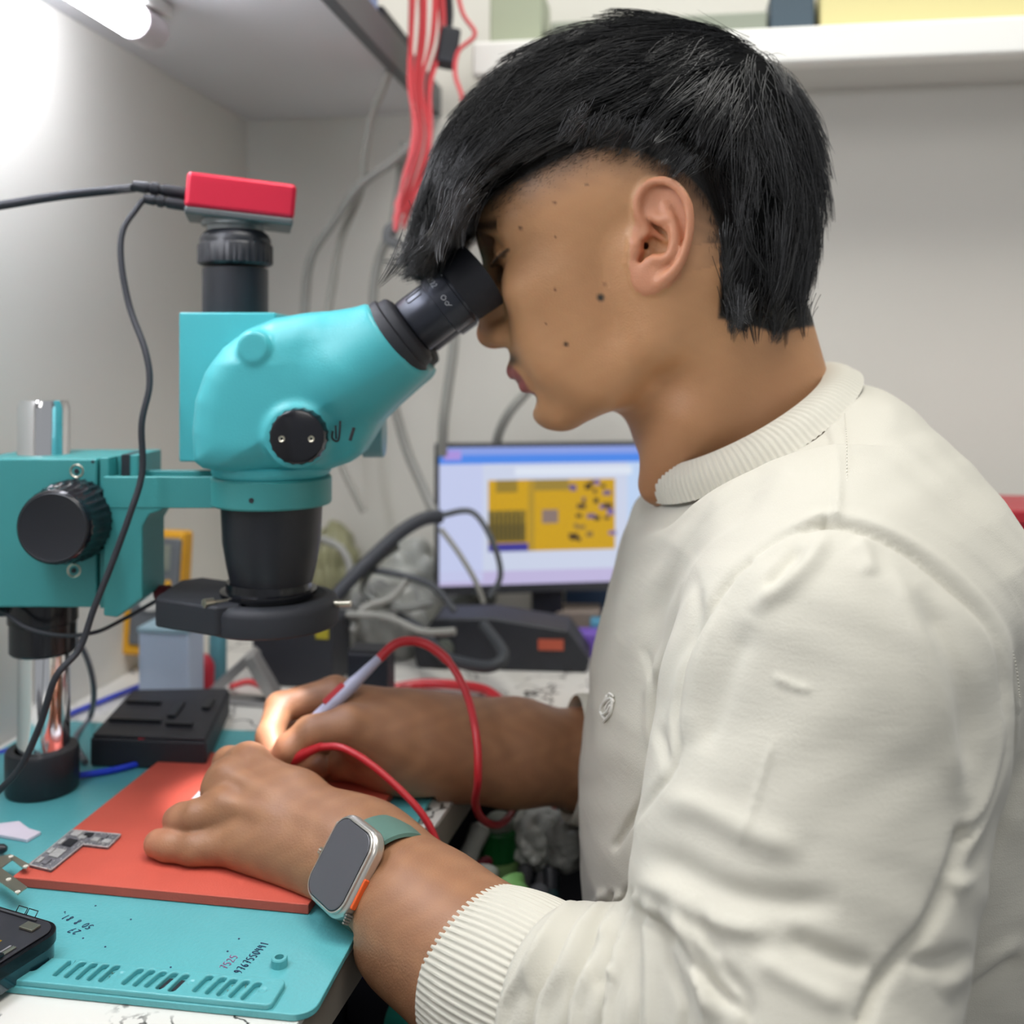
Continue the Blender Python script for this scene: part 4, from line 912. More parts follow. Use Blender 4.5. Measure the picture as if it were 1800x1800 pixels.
def grow(roots, steps, step, lift, sway, curlin=None):
    """comb strands over the hair volume: returns (n, steps + 1, 3)"""
    p = roots.copy(); out = [p.copy()]; n = len(p)
    for k in range(steps):
        g = hgrad(p); v = flow(p) + sway * (1 + .4 * math.sin(k))
        v = v - g * (v * g).sum(1)[:, None]; v /= np.maximum(np.linalg.norm(v, axis=1), 1e-6)[:, None]
        p = p + v * step[:, None]; f_ = f_hair(p.astype(np.float32)); tgt = -.004 + lift * (k + 1) / steps
        p = p - g * (np.clip(f_ - tgt, -.006, .004))[:, None]; out.append(p.copy())
    return np.stack(out, 1)
hpx, hpy = to_px(HV)
cand = np.nonzero((HN @ np.array([0, -1., .0]) > -.35) | (HN[:, 2] > .2) | (hpx < 860))[0]
rg = np.random.default_rng(3)
NCL = 700; KCH = 26; ST = 9
ci = rg.choice(cand, NCL); croot = HV[ci] - HN[ci] * .004
cx_, cy_ = to_px(croot)
leng = np.where(cx_ < 1180, rg.uniform(.045, .085, NCL), rg.uniform(.035, .07, NCL))
cst = grow(croot, ST, leng / ST, rg.uniform(.000, .010, NCL), np.stack([rg.normal(0, .24, NCL), rg.normal(0, .25, NCL), rg.normal(0, .24, NCL)], 1))
# children converge towards their clump
T = np.linspace(0, 1, ST + 1)
S_all = []
for k in range(KCH):
    off = rg.normal(0, 1, (NCL, 3)) * .0052; g = hgrad(cst[:, 0]); off -= g * (off * g).sum(1)[:, None] * .6
    conv = 1 - .78 * T[None, :, None] ** 1.1
    wav = np.sin(T[None, :, None] * rg.uniform(1.5, 5, (NCL, 1, 1)) + rg.uniform(0, 6, (NCL, 1, 1))) * rg.normal(0, .0011, (NCL, 1, 3))
    S_all.append(cst + off[:, None, :] * conv + wav * T[None, :, None])
S_all = np.concatenate(S_all)
# loose single hairs and free fringe tips
NL = 2600; li = rg.choice(cand, NL); lr = HV[li] - HN[li] * .003
ls_ = grow(lr, ST, rg.uniform(.03, .07, NL) / ST, rg.uniform(.002, .010, NL), np.stack([rg.normal(0, .3, NL), rg.normal(0, .35, NL), rg.normal(0, .3, NL)], 1))
S_all = np.concatenate([S_all, ls_])
def tips(nclump, src, dirs, L, kch, spread=.004):
    out = []
    for _ in range(nclump):
        s_, e_ = src[rg.integers(len(src))]; t = rg.random(); o_ = P(*[s_[i] * (1 - t) + e_[i] * t for i in range(3)]) + Vector((0, rg.normal(0, .018), 0))
        d0 = Vector(dirs[0]) + Vector(rg.normal(0, .16, 3)); d1 = Vector(dirs[1]) + Vector(rg.normal(0, .35, 3)); LL = L * rg.uniform(.6, 1.15)
        for _ in range(kch):
            of = Vector(rg.normal(0, spread, 3)); q = o_ + of; pts = []
            for k in range(ST + 1):
                tt = k / ST; dd = d0.lerp(d1, tt).normalized(); pts.append(q - of * (.75 * tt)); q = q + dd * LL / ST
            out.append([tuple(v) for v in pts])
    return np.array(out)
S_all = np.concatenate([S_all,
    tips(70, [((775, 330, .62), (745, 410, .62)), ((785, 340, .65), (750, 430, .61)), ((800, 350, .60), (760, 430, .60))], ((-.25, 0, -1), (-.55, 0, -.6)), .027, 22),
    tips(34, [((770, 400, .60), (720, 440, .60)), ((800, 400, .59), (760, 430, .60))], ((-.5, 0, -.8), (-.95, 0, -.15)), .026, 18),
    tips(26, [((800, 360, .585), (850, 330, .58)), ((830, 350, .58), (780, 400, .59))], ((-.5, 0, -.9), (-.2, 0, -1)), .028, 20),
    tips(90, [((1372, 525, .61), (1388, 532, .62)), ((1290, 530, .585), (1390, 545, .615)), ((1275, 520, .575), (1310, 540, .59))], ((-.03, 0, -1), (.05, 0, -1)), .020, 24),
    tips(22, [((1245, 330, .572), (1268, 420, .572)), ((1268, 420, .572), (1270, 500, .575))], ((-.05, 0, -1), (-.02, 0, -1)), .022, 16, .003),
    tips(110, [((1010, 228, .572), (1150, 250, .568)), ((1000, 222, .574), (1080, 232, .570)), ((1150, 250, .568), (1225, 300, .566))], ((-.55, .12, -.8), (-.6, .1, -.75)), .014, 18, .003)])
def strands(S, r0, name, m, parent):
    n, k, _ = S.shape; t = np.zeros_like(S); t[:, 1:-1] = S[:, 2:] - S[:, :-2]; t[:, 0] = S[:, 1] - S[:, 0]; t[:, -1] = S[:, -1] - S[:, -2]
    t /= np.maximum(np.linalg.norm(t, axis=2), 1e-9)[:, :, None]
    ref = np.array([.3, 1, .2]); u = np.cross(t, ref); u /= np.maximum(np.linalg.norm(u, axis=2), 1e-9)[:, :, None]; v = np.cross(t, u)
    rr = (r0 * (1 - .75 * np.linspace(0, 1, k) ** 2))[None, :, None]
    V = np.stack([S + (u * math.cos(a) + v * math.sin(a)) * rr for a in (0, 2.094, 4.189)], 2).reshape(-1, 3)
    base = (np.arange(n)[:, None] * k + np.arange(k - 1)[None]).reshape(-1) * 3
    F = np.concatenate([np.stack([base + a, base + b, base + 3 + b, base + 3 + a], 1) for a, b in ((0, 1), (1, 2), (2, 0))])
    g_ = np.repeat(.004 + .035 * rg.random(n) ** 3, k * 3); return npmesh(name, V, F, m, parent, cols=np.stack([g_, g_ * 1.02, g_ * 1.12], 1))
strands(S_all, .00020, 'strands', HAIRM, hair)
# clipped stubble on the side of the head
hpn = np.where(near & (hq[:, 0] < .075) & (hq[:, 2] > -.01) & ~(inear | (eard < .004)), hp, 999)
sc_ = np.nonzero((hpn > -6) & (hpn < 58) & (rg.random(len(hpn)) < np.exp(-np.maximum(hpn, 0) / 22) * .95))[0]
N1 = vnormals(V1, F1); r0_ = V1[sc_]; n0_ = N1[sc_]; fl_ = flow(r0_); fl_ /= np.linalg.norm(fl_, axis=1)[:, None]; fl_ = fl_ - n0_ * (fl_ * n0_).sum(1)[:, None]
ln_ = (.0062 * np.exp(-np.maximum(hpn[sc_], 0) / 20) + .0008) * rg.uniform(.6, 1.2, len(sc_)); tt__ = np.linspace(0, 1, 4)
dd_ = fl_ * .85 + n0_ * .35 + rg.normal(0, .22, r0_.shape)
ST_B = (r0_ - n0_ * .0003)[:, None, :] + dd_[:, None, :] * (ln_[:, None] * tt__[None])[:, :, None]
strands(ST_B, .00009, 'clipped_hair', HAIRM, hair)
# eyebrow and eyelash hairs
EB = []; EL = []
for sd in (1, -1):
    for _ in range(260):
        t = rg.random(); b0 = 10 + 40 * t; c0 = 41 - 10 * max(0, t - .5) + rg.normal(0, 2.0); a0 = 93 - 22 * t ** 1.8
        o_ = H(a0 - 1.5, sd * b0, c0); d_ = (Lv * sd * (.6 + .4 * t) + Uv * (.5 - .7 * t) + Fv * .15); EB.append([tuple(o_ + d_ * (.007 * k / 4) + Fv * (.0006 * math.sin(k / 4 * PI))) for k in range(5)])
    for k in range(30):
        t = k / 29; b0 = 20 + 29 * t; o_ = H(84.5 - 11 * t ** 2, sd * b0, 17.5 + 3 * (t - .5) ** 2 * 4); d_ = Fv * .9 - Uv * .45 + Lv * sd * .3 * t; EL.append([tuple(o_ + d_ * (.0045 * j / 4) + Uv * (.0012 * (j / 4) ** 2)) for j in range(5)])
strands(np.array(EB[:260]), .00016, 'eyebrow', HAIRM, hair); strands(np.array(EB[260:]), .00016, 'eyebrow', HAIRM, hair); strands(np.array(EL[:30]), .00013, 'eyelash', HAIRM, hair); strands(np.array(EL[30:]), .00013, 'eyelash', HAIRM, hair)

# ---------------------------------------------------------------- things on the bench
def thing(name, label, cat, loc, group=None): return empty(name, loc, label, cat, group)
def pxpoly(pts, z): return [PZ(x, y, z) for x, y in pts]
def slab(poly, z0, z1):
    b = MB(); b.loft([[Vector((q[0], q[1], z)) for q in poly] for z in (z0, z1)]); return b
# repair mat
mt = thing('repair_mat', 'teal silicone repair mat with a slotted tray strip along its front edge', 'mat', PZ(300, 1500, .752))
uA, vA = uv_of(PZ(543, 1786, .7535)); uR = uv_of(PZ(715, 1480, .7535))[0]; u0 = .012; v1 = uv_of(PZ(430, 1284, .7535))[1]
cr = .010
def uvrect(u0, u1, v0, v1, r, n=6):
    return [((u0 + u1) / 2 + a, (v0 + v1) / 2 + c) for a, c in rrect(u1 - u0, v1 - v0, r, n)]
b = MB(); b.prism(uvrect(u0, uR, vA, v1, cr), CORN, UU, VV, ZZ, TT + .0002, .7535); base = b.build('mat_sheet', MATM, mt, .0006, 2)
# strip with slots
SL = [((97, 1715), (127, 1688)), ((117, 1718), (147, 1691)), ((137, 1721), (167, 1693)), ((157, 1723), (187, 1695)), ((177, 1725), (207, 1697)), ((218, 1730), (248, 1703)), ((238, 1733), (268, 1705)), ((258, 1735), (288, 1708)), ((278, 1738), (308, 1710)), ((300, 1742), (328, 1713)), ((343, 1743), (370, 1715)), ((365, 1747), (393, 1718)), ((385, 1750), (412, 1721)), ((407, 1753), (434, 1724)), ((428, 1757), (455, 1727)), ((55, 1706), (88, 1680)), ((20, 1702), (50, 1674))]
ST_Z = .7560
SLu = [(uv_of(PZ(*a, ST_Z)), uv_of(PZ(*c, ST_Z))) for a, c in SL]
DT = [uv_of(PZ(*a, ST_Z)) for a in ((213, 1712), (336, 1727), (462, 1740))]
su1, sv1 = uv_of(PZ(503, 1725, ST_Z)); su1 = uv_of(PZ(490, 1745, ST_Z))[0]; svA = vA + .0008; svB = uv_of(PZ(440, 1716, ST_Z))[1]
su0 = uv_of(PZ(-60, 1690, ST_Z))[0]
def f_strip(p):
    u = p[:, 0]; v = p[:, 1]; z = p[:, 2]
    cx = (su0 + su1) / 2; cy = (svA + svB) / 2; qx = np.abs(u - cx) - (su1 - su0) / 2 + .003; qy = np.abs(v - cy) - (svB - svA) / 2 + .003
    d = np.hypot(np.maximum(qx, 0), np.maximum(qy, 0)) + np.minimum(np.maximum(qx, qy), 0) - .003
    d = smax(d, np.abs(z - .7547) - .0014, .0006)
    uv = p[:, :2]; h = np.full(len(p), 1e3, np.float32)
    for a, c in SLu:
        a = np.array(a) + (0, .0016); c = np.array(c) - (0, .0014); ba = c - a; pa = uv - a; t = np.clip(pa @ ba / (ba @ ba), 0, 1); q = pa - t[:, None] * ba; h = np.minimum(h, np.sqrt((q * q).sum(1)) - .0019)
    for c in DT: h = np.minimum(h, np.maximum(np.hypot(u - c[0], v - c[1]) - .0018, .7556 - z))
    return smax(d, -h, .0005)
V, F = mesh_sdf(f_strip, (su0 - .002, svA - .002, .7528), (su1 + .003, svB + .002, .7572), .00055, B=12, slack=1.6)
W = np.array(CORN)[None] + V[:, :1] * np.array(UU) + V[:, 1:2] * np.array(VV); W[:, 2] = V[:, 2]
npmesh('tray_strip', W, F, MATM, mt)
rc = PZ(491, 1697, .7535)
b = MB(); b.lathe(rc, (0, 0, 1), [(-.0002, .0020), (-.0002, .0040), (.0036, .0039), (.0041, .0035), (.0041, .0022), (.0006, .0019), (.0006, .0003)], 32, caps=False); b.build('peg_ring', MATM, mt)
for k, (a, c) in enumerate((SLu[8], SLu[9])):
    b = MB(); q0 = R(a[0], a[1] + .002, .7540); q1 = R(c[0], c[1] - .002, .7543); b.obox((q0 + q1) / 2, (q1 - q0).normalized(), UU, ZZ, (q1 - q0).length * .42, .0011, .0006); b.build('loose_chip', BLK, mt)
sp_ = []
b = MB()
for k in range(22):
    a, c = SLu[rg.choice([4, 12, 13])]; t = rg.random(); q = R(a[0] * (1 - t) + c[0] * t + rg.normal(0, .0006), a[1] * (1 - t) + c[1] * t, .7540); b.ball(q, .0004, 6)
b.build('solder_bits', STEEL, mt)['kind'] = 'stuff'
def up_(a, c, z): return (PZ(*c, z) - PZ(*a, z)).normalized()
zi = .75375
w1 = up_((415, 1707), (466, 1653), zi); w2 = Vector((-w1.y, w1.x, 0))
writing('handwriting', '9767550441', PZ(424, 1711, zi), w1, w2, ZZ, .0042, (PZ(466, 1653, zi) - PZ(415, 1707, zi)).length / 10 / .0042, .00020, INK, mt)
writing('handwriting', '7525', PZ(398, 1703, zi), w1, w2, ZZ, .0040, .72, .0002, PINK, mt)
w1 = up_((163, 1632), (115, 1612), zi); w2 = Vector((w1.y, -w1.x, 0)) * -1; w2 = Vector((-w1.y, w1.x, 0)); 
writing('handwriting', '50 8 81.', PZ(166, 1627, zi), w1, w2, ZZ, .0040, .78, .0002, INK, mt)
writing('handwriting', '27', PZ(143, 1636, zi), w1, w2, ZZ, .0040, .8, .0002, INK, mt)
for x, y in ((230, 1616), (146, 1649), (400, 1672), (420, 1650), (205, 1520), (114, 1603), (168, 1592), (300, 1700), (185, 1664)): MB().ball(PZ(x, y, zi), .0006, 6, (1, 1, .3)).build('ink_dot', INK, mt)
# orange pad
PZT = .7590
pad = slab(pxpoly([(21, 1541), (542, 1590), (706, 1369), (309, 1313)], PZT), .7537, PZT).build('silicone_pad', PADM, None, .0006, 2)
tag(pad, 'orange silicone pad lying on the teal mat under both hands', 'pad')
# board on the pad
zb_ = .7605
bd = thing('circuit_board', 'small L shaped phone circuit board lying on the orange pad', 'circuit board', PZ(110, 1490, zb_))
ol_ = [(52, 1520), (126, 1459), (212, 1467), (190, 1489), (146, 1484), (90, 1529)]
SILV = mat('solder_silver', 'c4c3c2', .4, .3, var=.3, vscale=300); PCB = mat('pcb_dark', '77767c', .45, var=.5, vscale=500)
slab(pxpoly(ol_, zb_), PZT + .0001, zb_).build('board', PCB, bd)
b = MB(); pts = pxpoly(ol_, zb_); 
for i in range(6): b.cyl(pts[i], pts[(i + 1) % 6], .00045, seg=6)
b.build('rim', SILV, bd)
ea, eb_ = (pts[1] - pts[0]).normalized(), (pts[5] - pts[0]).normalized(); rn = random.Random(5)
def onb(a, c, w_, l, h, m, nm): 
    q = pts[0] + ea * a + eb_ * c; b = MB(); b.obox(q + ZZ * h / 2, ea, eb_, ZZ, l / 2, w_ / 2, h / 2); return b.build(nm, m, bd, .0002, 1)
L1 = (pts[1] - pts[0]).length; W1 = (pts[5] - pts[0]).length
for a, c, w_, l, m in ((.006, .003, .003, .006, SILV), (.006, .008, .0035, .006, PCB), (.016, .0085, .007, .009, SILV), (.017, .003, .003, .006, SILV), (.029, .0085, .0065, .008, BLK), (.028, .003, .0028, .006, SILV), (.040, .006, .006, .007, SILV)):
    if a < L1: onb(a, c, w_, l, .0008, m, 'chip')
q5, q2, q3 = pts[4], pts[2], pts[3]
for t, s_, m in ((.15, .5, SILV), (.32, .3, BLK), (.5, .6, SILV), (.68, .35, PCB), (.82, .65, SILV)):
    q = (pts[1] * (1 - t) + pts[2] * t) * (1 - s_) + (pts[4] * (1 - t) + pts[3] * t) * s_
    b = MB(); b.obox(q + ZZ * .0004, ea, (pts[2] - pts[1]).normalized(), ZZ, .0022, .0024, .0004); b.build('chip', m, bd)
b = MB()
for k in range(60):
    t, s_ = rn.random(), rn.random()
    q = pts[0] + ea * L1 * .95 * t + eb_ * W1 * s_ if k % 2 else (pts[1] * (1 - t) + pts[2] * t) * (1 - s_) + (pts[4] * (1 - t) + pts[3] * t) * s_
    b.obox(q + ZZ * .0002, ea, eb_, ZZ, .0006, .0003, .0003)
b.build('tiny_components', SILV, bd)
# white part under the fingers
zp = .7650
fx = thing('phone_back_cover', 'bright white phone cover held flat on the orange pad by the watch hand', 'phone part', PZ(340, 1420, zp))
pl = pxpoly([(279, 1460), (345, 1472), (420, 1440), (462, 1380), (450, 1345), (398, 1338), (384, 1352)], zp)
slab(pl, PZT + .0002, PZT + .0052).build('cover', mat('gloss_white', 'e9e9ee', .25), fx, .001)
# metal bracket pieces resting from phone to pad
mb = thing('metal_bracket', 'thin bent steel phone bracket with screw holes beside the dark phone', 'bracket', PZ(25, 1530, .762))
zz_ = .7625
b = MB(); tw = .0006
def strip2(pts): 
    q = pxpoly(pts, zz_); b.loft([[Vector((v.x, v.y, zz_ + h)) for v in q] for h in (0, tw)])
strip2([(-20, 1512), (18, 1503), (24, 1506), (21, 1513), (2, 1527), (-12, 1530)]); strip2([(17, 1504), (24, 1505), (52, 1521), (47, 1527), (40, 1527), (20, 1512)]); strip2([(-10, 1523), (2, 1527), (48, 1561), (31, 1574), (-6, 1548)])
b.build('plate', STEEL, mb)
for x, y in ((45, 1523), (15, 1546), (31, 1568), (19, 1506)):
    b = MB(); b.lathe(PZ(x, y, zz_ + tw), (0, 0, 1), [(0, .0014), (.0004, .0013), (.0004, .0006), (.0001, .0005)], 16); s_ = b.build('screw_boss', mat('white_boss', 'dcd8cc', .4), mb)
# open phone
o = PZ(117, 1617, .770); e1 = Vector((-.918, .396, 0)); e2 = Vector((-.40, -.9165, 0)).normalized(); e1 = Vector((e2.y, -e2.x, 0)) if Vector((e2.y, -e2.x, 0)).x < 0 else Vector((-e2.y, e2.x, 0))
ph = thing('opened_phone', 'dark opened phone display seen from inside at the near corner of the mat', 'phone', o)
oz = Vector((o.x, o.y, 0)); W_, L_ = .071, .146
def phr(i, r): return [(W_ / 2 + a, L_ / 2 + c) for a, c in rrect(W_ - 2 * i, L_ - 2 * i, r, 8)]
def phs(i, r, z0, z1, nm, m, par=ph, bev=.0006): b = MB(); b.prism(phr(i, r), oz, e1, e2, ZZ, z0, z1); return b.build(nm, m, par, bev, 2)
phs(.0008, .0102, .7537, .7612, 'glass_back', mat('deep_teal_gloss', '16303a', .08, coat=.5))
phs(0, .011, .7614, .7672, 'frame', mat('phone_frame', '18191e', .25, .5))
phs(.0022, .009, .7673, .7682, 'inner_plate', mat('phone_inner', '2b2b32', .4, var=.3, vscale=60))
def pp(a, c, z): return oz + e1 * a + e2 * c + ZZ * z
def pbox(a, c, la, lc, z, h, nm, m): b = MB(); b.obox(pp(a, c, z + h / 2), e1, e2, ZZ, la / 2, lc / 2, h / 2); return b.build(nm, m, ph, .0002, 1)
GOLD = mat('gold', 'd8a63a', .3, 1)
pbox(.013, .010, .0085, .0055, .7683, .0012, 'connector_shield', STEEL)
for i in range(3):
    for j in range(2): pbox(.0165 + j * .0020, .0240 + i * .0022, .0014, .0015, .7683, .0003, 'gold_contact', GOLD)
pbox(.0055, .045, .0022, .040, .7683, .0008, 'side_rail', STEEL); pbox(.0080, .060, .0012, .070, .7683, .0006, 'flex_cable', mat('flex_grey', '77767a', .4))
pbox(.030, .0045, .030, .0012, .7683, .0008, 'side_rail', mat('rail_dark', '5c5c60', .35, .6))
for c in (.034, .056): pbox(.0050, c, .0035, .0030, .7690, .0012, 'clip', BLKG)
for a0 in (.020, .027): b = MB(); b.tube([pp(a0, .0012, .7670), pp(a0, -.001, .7695), pp(a0 + .006, -.001, .7695), pp(a0 + .006, .0012, .7670)], .0003, 6, 0); b.build('clip', BLKG, ph)
b = MB(); b.tube([pp(.040, .012, .7685), pp(.034, .030, .7686), pp(.026, .034, .7686), pp(.022, .03, .7686)], .0004, 6, 4); b.build('flex_trace', mat('flex_line', '8a8a8e', .4), ph)
# pale pink wedge and tool tip
pk = slab(pxpoly([(-40, 1452), (34, 1443), (51, 1456), (72, 1462), (48, 1476), (-30, 1462)], .7555), .7537, .7556).build('paper_scrap', mat('pink_white', 'ddd3e2', .6), None, .0003)
tag(pk, 'pale pink white folded scrap on the teal mat beside the pole base', 'scrap')
b = MB(); b.lathe(PZ(12, 1492, .758), (-1, -.1, 0), [(0, .0015), (.002, .0028), (.012, .0034), (.05, .0034)], 16); tt_ = b.build('tool_grip', BLK, None); tag(tt_, 'tip of a dark tool handle just inside the frame on the teal mat', 'tool')
# blue cable on the mat, grey cable by the pole
b = MB(); b.tube([PZ(95, 1372, .7562), PZ(133, 1364, .7562), PZ(197, 1354, .7562), PZ(256, 1338, .7562), PZ(300, 1317, .7562), PZ(330, 1302, .7562)], .0022, 10)
tag(b.build('blue_cable', mat('blue_rubber', '1f3fd0', .35)), 'bright blue cable curving over the teal mat beside the orange pad', 'cable')
b = MB(); b.tube([PZ(-60, 1330, .7535), PZ(20, 1318, .7535), PZ(110, 1262, .7535), PZ(180, 1232, .7535), PZ(260, 1200, .7535)], .0024, 10)
tag(b.build('blue_cable', mat('blue_rubber_dim', '3b4ab8', .5)), 'blue cable running along the foot of the wall behind the pole', 'cable')
b = MB(); b.tube([P(118, 1100, .78), P(150, 1150, .79), P(165, 1210, .80), PZ(158, 1262, .7545), PZ(132, 1300, .7560), PZ(150, 1340, .7560)], .0022, 10)
tag(b.build('grey_cable', mat('grey_rubber', '6c6e76', .5)), 'grey cable drooping behind the chrome pole onto the mat', 'cable')
# camera cables
b = MB(); b.tube([pe - cU * .033 + ZZ * .0008, P(200, 334, .69), P(100, 345, .67), P(0, 361, .66), P(-80, 372, .65)], .0030, 12)
tag(b.build('camera_cable', BLKM), 'thick black cable leaving the red camera towards the wall', 'cable')
b = MB(); b.tube([pe - cU * .027 - ZZ * .007 - cV * .004, P(240, 367, .668), P(216, 405, .66), P(213, 460, .655), P(228, 540, .65), P(255, 615, .64), P(263, 675, .635), P(249, 745, .63), P(250, 830, .63), P(228, 905, .625), P(195, 995, .62), P(165, 1070, .615), P(140, 1140, .61), P(98, 1190, .60), P(72, 1270, .60), P(38, 1345, .60), P(0, 1388, .60), P(-40, 1420, .60)], .0020, 10)
tag(b.build('camera_cable', BLKM), 'thin black cable hanging from the red camera past the focus knob', 'cable')
b = MB(); b.tube([Vector((xbox + .001, .672, zL0 + .012)) + Vector((-.010, .003, -.002)), P(205, 1095, .68), P(165, 1112, .66), P(110, 1117, .655), P(50, 1105, .655), P(12, 1080, .66), P(-20, 1060, .67)], .0013, 8)
tag(b.build('light_cable', BLKM), 'thin black cable from the ring light wrapped past the pole collar', 'cable')
# phone fixture behind the pad
fxr = thing('repair_fixture', 'black phone repair fixture with a red knob lying behind the pole', 'fixture', PZ(260, 1260, .76))
zt_ = .776; FP = pxpoly([(158, 1292), (362, 1300), (404, 1208), (232, 1211)], zt_)
slab(FP, .7538, zt_ - .002).build('base_block', BLKM, fxr, .002)
slab([q.lerp(sum(FP, Vector()) / 4, .03) for q in FP], zt_ - .0018, zt_).build('top_plate', mat('black_rubber_top', '2a2a31', .5, var=.3, vscale=60), fxr, .001)
fa = (FP[1] - FP[0]).normalized(); fb_ = (FP[3] - FP[0]).normalized()
for a, c, la, lc in ((.025, .030, .020, .003), (.050, .055, .003, .030), (.020, .070, .014, .003), (.060, .025, .010, .003), (.072, .070, .003, .020)):
    b = MB(); b.obox(FP[0] + fa * a + fb_ * c + ZZ * .0012, fa, fb_, ZZ, la, lc / 2 + .001, .0014); b.build('clamp_rib', BLK, fxr)
b = MB(); q = PZ(252, 1309, .768); b.lathe(q + Vector((0, .010, 0)), (0, -1, 0), [(0, .003), (.006, .003), (.0062, .0065), (.015, .0065), (.016, .0055)], 28, rib=.0003, ribs=14, rrange=(3, 3)); b.build('red_knob', mat('knob_red', 'c01c30', .35), fxr)

# ---------------------------------------------------------------- watch and probes
def ortho(n, t): n = Vector(n).normalized(); t = (Vector(t) - n * n.dot(Vector(t))).normalized(); return n, t, n.cross(t)
AX = (Vector(Q(800, 1655, .495, 0)[:3]) - Vector(Q(628, 1512, .566, 0)[:3])).normalized()
CW = Vector(Q(672, 1552, .552, 0)[:3]).lerp(Vector(Q(636, 1520, .563, 0)[:3]), .15)
N0 = AX.cross(ZZ).normalized(); N0 = N0 if N0.y < 0 else -N0
T0 = AX.cross(N0); T0 = T0 if T0.z > 0 else -T0
ph_ = math.radians(33); WN = (N0 * math.cos(ph_) + T0 * math.sin(ph_)).normalized(); WT = (T0 * math.cos(ph_) - N0 * math.sin(ph_)).normalized()
WC = P(597, 1518, .522)
wt = thing('smart_watch', 'silver square smart watch with a grey green band on the near wrist', 'watch', WC)
WW, WH, WD = .038, .0445, .0115
def wpr(w_, h, r, n0, n1, nm, m, par=wt, bev=.001, bs=3): b = MB(); b.prism(rrect(w_, h, r, 10), WC, AX, WT, WN, n0, n1); return b.build(nm, m, par, bev, bs)
TI = mat('titanium', 'cfcbc4', .3, .85)
wpr(WW, WH, .0105, -WD * .75, -.0008, 'case', TI, bev=.0026, bs=4)
wpr(WW - .003, WH - .003, .0092, -.0012, .0003, 'raised_rim', TI, bev=.0006)
wpr(WW - .0055, WH - .0055, .0082, -.0006, .0007, 'screen_glass', mat('watch_glass', '4b4b52', .07, coat=1), bev=.0009)
wpr(WW - .0045, WH - .0045, .0086, -.0006, .00045, 'bezel', BLKG)
b = MB(); b.obox(WC + AX * (WW / 2 + .0003) - WT * .006 - WN * .0046, WT, AX, WN, .0075, .0008, .0018); b.build('action_button', mat('orange_button', 'e8622c', .4), wt, .0008)
b = MB(); c_ = WC - AX * (WW / 2) + WT * .004 - WN * .0045; b.obox(c_, WT, AX, WN, .011, .0016, .0028); b.build('crown_guard', TI, wt, .0012)
b = MB(); b.lathe(c_ - AX * .001 - WT * .006, -AX, [(0, .0032), (.0022, .0032), (.0026, .0028)], 28, rib=.0002, ribs=14, rrange=(0, 1)); b.build('digital_crown', STEEL, wt)
b = MB()
for k in range(4): b.obox(WC + AX * (WW / 2 - .0002) - WT * (.0165 + k * .0013) - WN * .0050, WT, AX, WN, .0004, .0006, .0022 - .0002 * k)
b.build('speaker_slots', mat('slot_shade', '8d8a84', .5, .5), wt)
# band hugs the wrist
rings = []; NB = 56
BCc = WC - WN * .0325 - AX * .001
def band_r(a): # a from the watch normal
    return .0285 + .0005 * math.cos(2 * a)
for j in range(NB + 1):
    a = math.radians(32) + math.radians(296) * j / NB
    dirv = WN * math.cos(a) + WT * math.sin(a); r = band_r(a); wv = .0115 + .0015 * abs(math.cos(a / 2))
    cen = BCc + dirv * r
    rings.append([cen + AX * (wv * s) + dirv * h for s, h in ((-1, -.0008), (-.94, .0009), (0, .0014), (.94, .0009), (1, -.0008), (.9, -.0012), (0, -.0012), (-.9, -.0012))])
b = MB(); b.loft(rings); b.build('band', mat('sage_rubber', '55776d', .5), wt, angle=50)

# test probes and their red leads
LEAD = mat('red_lead', 'b8242e', .35)
pr = thing('test_probe', 'grey and red test probe held like a pen by the far hand', 'probe', P(560, 1250, .665))
a_, c_ = P(478, 1342, .651), P(672, 1152, .690); dv = (c_ - a_); L = dv.length
b = MB(); b.lathe(a_, dv, [(-.004, .0004), (.006, .0014), (.012, .0036), (L * .35, .0049), (L * .72, .0047), (L * .78, .0040), (L, .0028)], 28); b.build('barrel', mat('lilac_grey', 'a9abc0', .35), pr)
b = MB(); u_ = dv.normalized(); q = a_ + u_ * L * .60 + Vector((-.0028, -.003, .0026)); b.obox(q, u_, Vector((.3, -.8, .5)).cross(u_).normalized(), ortho(u_, (-.6, -.5, .6))[1], L * .09, .0022, .0014); b.build('red_stripe', LEAD, pr, .0008)
b = MB(); b.tube([c_ - u_ * .003, P(700, 1130, .695), P(745, 1131, .698), P(790, 1165, .690), P(822, 1225, .672), P(838, 1300, .648), P(840, 1370, .640), P(836, 1412, .655), P(848, 1440, .68), P(875, 1450, .71), P(897, 1432, .74), P(906, 1395, .76), P(912, 1350, .77)], .0026, 12, 8, taper=lambda t: 1.25 if t < .25 else 1.0); b.build('lead', LEAD, pr)
p2 = thing('test_probe', 'red test probe lead arching up out of the watch hand', 'probe', P(540, 1320, .63))
a_, c_ = P(505, 1338, .640), P(566, 1311, .632)
b = MB(); b.lathe(a_, c_ - a_, [(-.02, .0030), (0, .0040), (.010, .0040), (.016, .0030), ((c_ - a_).length, .0022)], 24); b.build('grip', LEAD, p2)
b = MB(); b.tube([c_ - (c_ - a_) * .1, P(600, 1314, .628), P(650, 1342, .620), P(705, 1390, .612), P(748, 1440, .606), P(775, 1500, .603), P(790, 1560, .605), P(800, 1650, .61)], .0022, 12, 8); b.build('lead', LEAD, p2)

